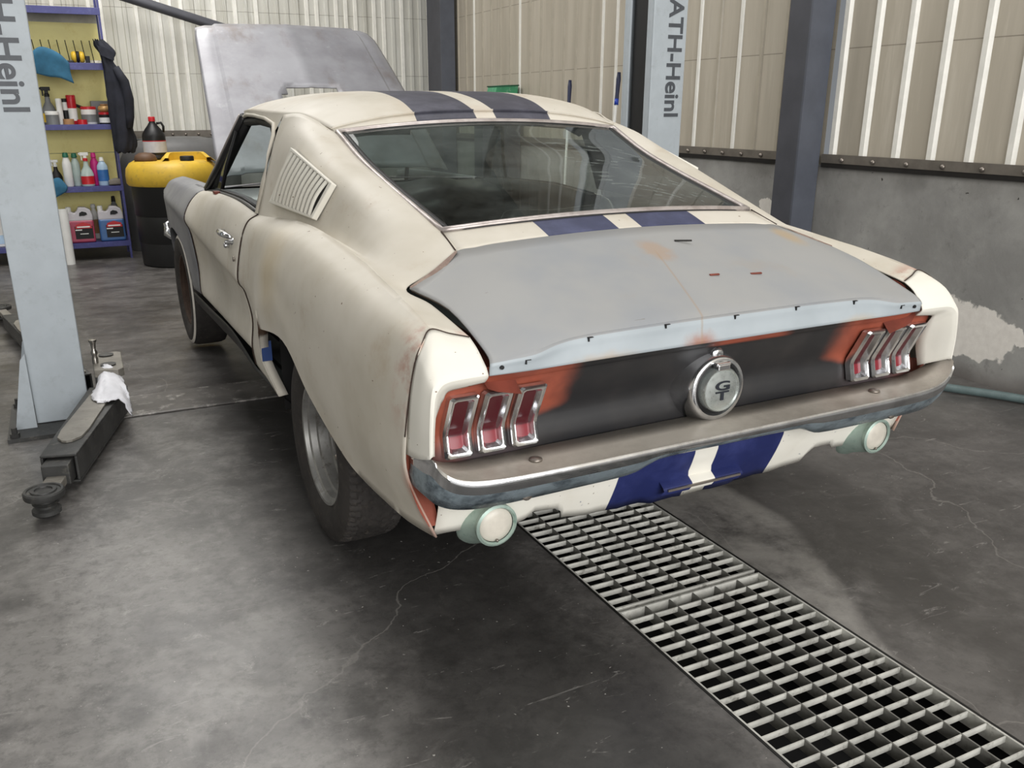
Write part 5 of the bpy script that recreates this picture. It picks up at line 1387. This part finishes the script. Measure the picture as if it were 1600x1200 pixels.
G[-1] = list(G[0])
Gj = [cr1(r, 3) for r in G]
jt = thing('work_jacket', 'dark navy work jacket hanging from the corner of the shelving unit', 'jacket', (0, 0, 0))
panel('jacket_body', [Gj], M_jacket, jt, (0, -1, 0))
b = MB(); b.grid(loft([[(-1.03, 7.38, 1.90), (-.96, 7.36, 1.88), (-.895, 7.37, 1.83)], [(-1.01, 7.37, 1.82), (-.95, 7.35, 1.79), (-.905, 7.365, 1.775)]], 4, 4)); b.build('collar', M_jacket, jt, True)
b = MB(); b.tube([(-.90, 7.36, 1.72), (-.845, 7.345, 1.60), (-.825, 7.35, 1.45), (-.835, 7.36, 1.30), (-.850, 7.365, 1.20)], [.03, .042, .044, .04, .03], 10); b.build('sleeve', M_jacket, jt, True)

# ------------------------------------------------------------------ waste drum, jug, big dark tub behind
M_drumblk = plain('black_plastic_drum', srgb(22, 22, 23), 0.45, 0, 0.25, 5)
M_drumyel = plain('yellow_drain_top', srgb(216, 178, 58), 0.5, 0, 0.1, 5, 0.5, 0, srgb(170, 138, 70))
dx0, dy0 = -.560, 7.02
dt = thing('oil_drain_drum', 'black drum with a moulded yellow top beside the shelving unit', 'drum', (dx0, dy0, 0))
b = MB(); b.lathe([(.330, 0), (.345, .01), (.352, .20), (.350, .21), (.356, .22), (.358, .44), (.354, .45), (.362, .46), (.368, .70), (.372, .735), (0, .735)], 48); b.build('barrel', M_drumblk, dt, True, 40)
b = MB(); b.lathe([(.385, .715), (.400, .735), (.402, .80), (.392, .86), (.360, .905), (.320, .925), (0.0, .928)], 56, None, 0, False)
top_ = b.build('yellow_top', M_drumyel, dt, True, 40)
b = MB(); rim_ = []
for i in range(25):
    a = -.25 + (PI + .5) * i / 24; f_ = max(.35, min(1.0, math.sin(max(0.0, a)) * 1.6 if 0 < a < PI else .0))
    ca, sa = math.cos(a), math.sin(a); hz = .928 + .065 * f_
    rim_.append([(.125 + .165 * ca, -.16 + .15 * sa, .915), (.125 + .165 * ca, -.16 + .15 * sa, hz), (.125 + .20 * ca, -.16 + .19 * sa, hz + .002), (.125 + .235 * ca, -.16 + .24 * sa, hz - .03), (.125 + .25 * ca, -.16 + .27 * sa, .915)])
b.grid(rim_); b.build('filler_basin', M_drumyel, dt, True, 40)
b = MB(); b.lathe([(.060, .0), (.060, .035), (.055, .042), (0, .042)], 24, T3(.115, -.20, .925)); b.build('filler_cap', M_black, dt, True, 40)
for xx in (.225, .252):
    b = MB(); b.box(xx - .007, xx + .007, -.02, .0, .92, .995); b.build('peg', M_drumyel, dt)
b = MB(); b.lathe([(.09, 0), (.10, .012), (.085, .05), (.05, .07), (0, .075)], 24, T3(-.22, -.06, .925)); b.build('side_lid', plain('brown_rubber_lid', srgb(96, 70, 50), .6), dt, True)
jt = thing('oil_can', 'black five-litre oil jug with red cap standing on the yellow drum top', 'jug', (-.672, 7.135, .929), -.1)
b = MB(); b.lathe([(.085, 0), (.098, .01), (.100, .035), (.097, .04), (.100, .045), (.100, .20), (.095, .225), (.070, .262), (.040, .30), (.026, .322), (.026, .34), (0, .34)], 32); b.build('body', M_drumblk, jt, True, 40)
b = MB(); b.lathe([(.030, .330), (.030, .362), (.026, .37), (0, .37)], 18); b.build('cap', M_redp, jt, True, 40)
b = MB(); b.lathe([(.1012, .062), (.1012, .165)], 32, None, 0, False); l = b.build('label', plain('white_label', srgb(200, 200, 204), .5, 0, .06, 30), jt, True)
b = MB(); b.lathe([(.1016, .158), (.1016, .166)], 32, None, 0, False); b.build('label_stripe', M_redp, l, True)
b = MB(); b.tube([(.035, 0, .312), (.075, 0, .318), (.092, 0, .285), (.088, 0, .235)], .011, 8); b.build('handle', M_drumblk, jt, True)
b = MB(); b.lathe([(.56, 0), (.57, .02), (.585, .80), (.57, .90), (.51, 1.0), (.38, 1.07), (.2, 1.10), (0, 1.105)], 40, T3(-.42, 7.86, 0) if False else T3(-.36, 7.99, 0), 0, True, 1, .42)
tag(b.build('plastic_tank', plain('dark_grey_plastic_tank', srgb(98, 98, 98), .5, 0, .12, 5), None, True, 40), 'dark grey rounded tank behind the yellow-topped drum', 'tank')

# steel tube above the bonnet, white tube by the post, left-hand odds and ends
b = MB(); b.tube([(-1.55, 8.25, 2.66), (.62, 8.25, 2.065)], .048, 14); b.box(.60, .66, 8.22, 8.42, 0, 2.10)
b = MB(); b.tube([(-1.90, 8.22, 2.735), (.42, 8.22, 2.085), (.55, 8.22, 2.02), (.58, 8.22, 1.90), (.58, 8.22, 0.0)], .047, 14)
tag(b.build('steel_tube', M_column_dk, None, True, 40), 'thick dark grey steel tube sloping down behind the raised bonnet', 'tube')
b = MB(); b.lathe([(.045, 0), (.045, .50), (.039, .50), (.039, .02), (0, .02)], 20, T3(-1.515, 7.36, 0), 0, False)
tag(b.build('plastic_tube', M_whitep, None, True, 40), 'white plastic tube standing on the floor right of the left lift post', 'tube')
t = thing('storage_tub', 'pale plastic tub on the bottom shelf at the left edge of the picture', 'tub', (-2.085, 7.66, SZ[0] + e))
b = MB(); b.lathe([(.09, 0), (.10, .01), (.115, .27), (.12, .28), (.115, .285), (.108, .27), (.09, .02), (0, .02)], 24); b.build('body', M_whitep, t, True, 40)
b = MB(); b.lathe([(.103, .03), (.108, .11)], 24, None, 0, False); b.build('band', M_bluep, t, True)

# green bin on a steel cabinet, two long handles against the right wall, hose
b = MB(); b.box(2.32, 2.65, 6.32, 6.70, 0, 1.44); cab = tag(b.build('steel_cabinet', M_column_dk, None, False, None, .006), 'dark steel cabinet hidden behind the car carrying the green bin', 'cabinet')
t = thing('green_bin', 'small green plastic bin showing above the car roof by the right wall', 'bin', (2.515, 6.49, 1.441))
M_greenbin = plain('green_plastic', srgb(74, 160, 116), 0.45, 0, 0.1, 8, 0.5, 0, srgb(150, 190, 166))
b = MB()
V = [(-.125, -.10, 0), (.125, -.10, 0), (.115, .10, 0), (-.115, .10, 0), (-.095, -.12, .118), (.130, -.12, .128), (.13, .12, .13), (-.08, .12, .12)]
b.add(V, [(0, 3, 2, 1), (0, 1, 5, 4), (1, 2, 6, 5), (2, 3, 7, 6), (3, 0, 4, 7)])
o = b.build('body', M_greenbin, t); md = o.modifiers.new('wall', 'SOLIDIFY'); md.thickness = .006
b = MB(); b.tube([(-.10, -.125, .118), (.134, -.125, .128), (.134, .125, .132), (-.085, .125, .12)], .006, 6, 0, False, True); b.build('rim', plain('dark_green_rim', srgb(36, 92, 66), .5), t, True)
for (y0, yt, ztop, lab) in ((4.72, 4.965, 1.575, 'white pole with a dark blue grip leaning by the wall, the shorter left one'), (4.10, 4.245, 1.612, 'white pole with dark blue grip leaning by the wall, nearer the grey lift post')):
    t = thing('broom', lab, 'broom', (2.20, y0, 0), 0, 'poles leaning on the right wall')
    a = Vector((0, 0, .02)); c_ = Vector((.20, yt - y0, ztop))
    b = MB(); b.tube([a, a.lerp(c_, .90)], .011, 10); b.build('pole', M_whitep, t, True)
    b = MB(); b.tube([a.lerp(c_, .865), a.lerp(c_, .885), a.lerp(c_, .90), a.lerp(c_, .97), c_], [.015, .016, .015, .018, .013], 10); b.build('grip', plain('dark_navy_grip', srgb(34, 40, 70), .5), t, True)
    b = MB(); b.tube([a.lerp(c_, .855), a.lerp(c_, .882)], .0165, 10); b.build('grip_collar', plain('bright_blue_collar', srgb(36, 66, 170), .4), t, True)
    b = MB(); b.box(-.03, .03, -.15, .15, 0.0, .05); b.build('broom_head', M_black, t, False, None, .006)
b = MB(); b.tube(cr1([(2.10, 1.95, .024), (2.12, 1.72, .024), (2.22, 1.42, .024), (2.375, 1.144, .024), (2.545, .84, .024), (2.60, .55, .024), (2.57, .1, .024), (2.5, -.6, .024)], 8), .021, 10)
tag(b.build('hose', plain('grey_green_hose', srgb(92, 108, 108), .5, 0, .12, 20), None, True), 'grey-green hose lying on the floor along the right wall', 'hose')
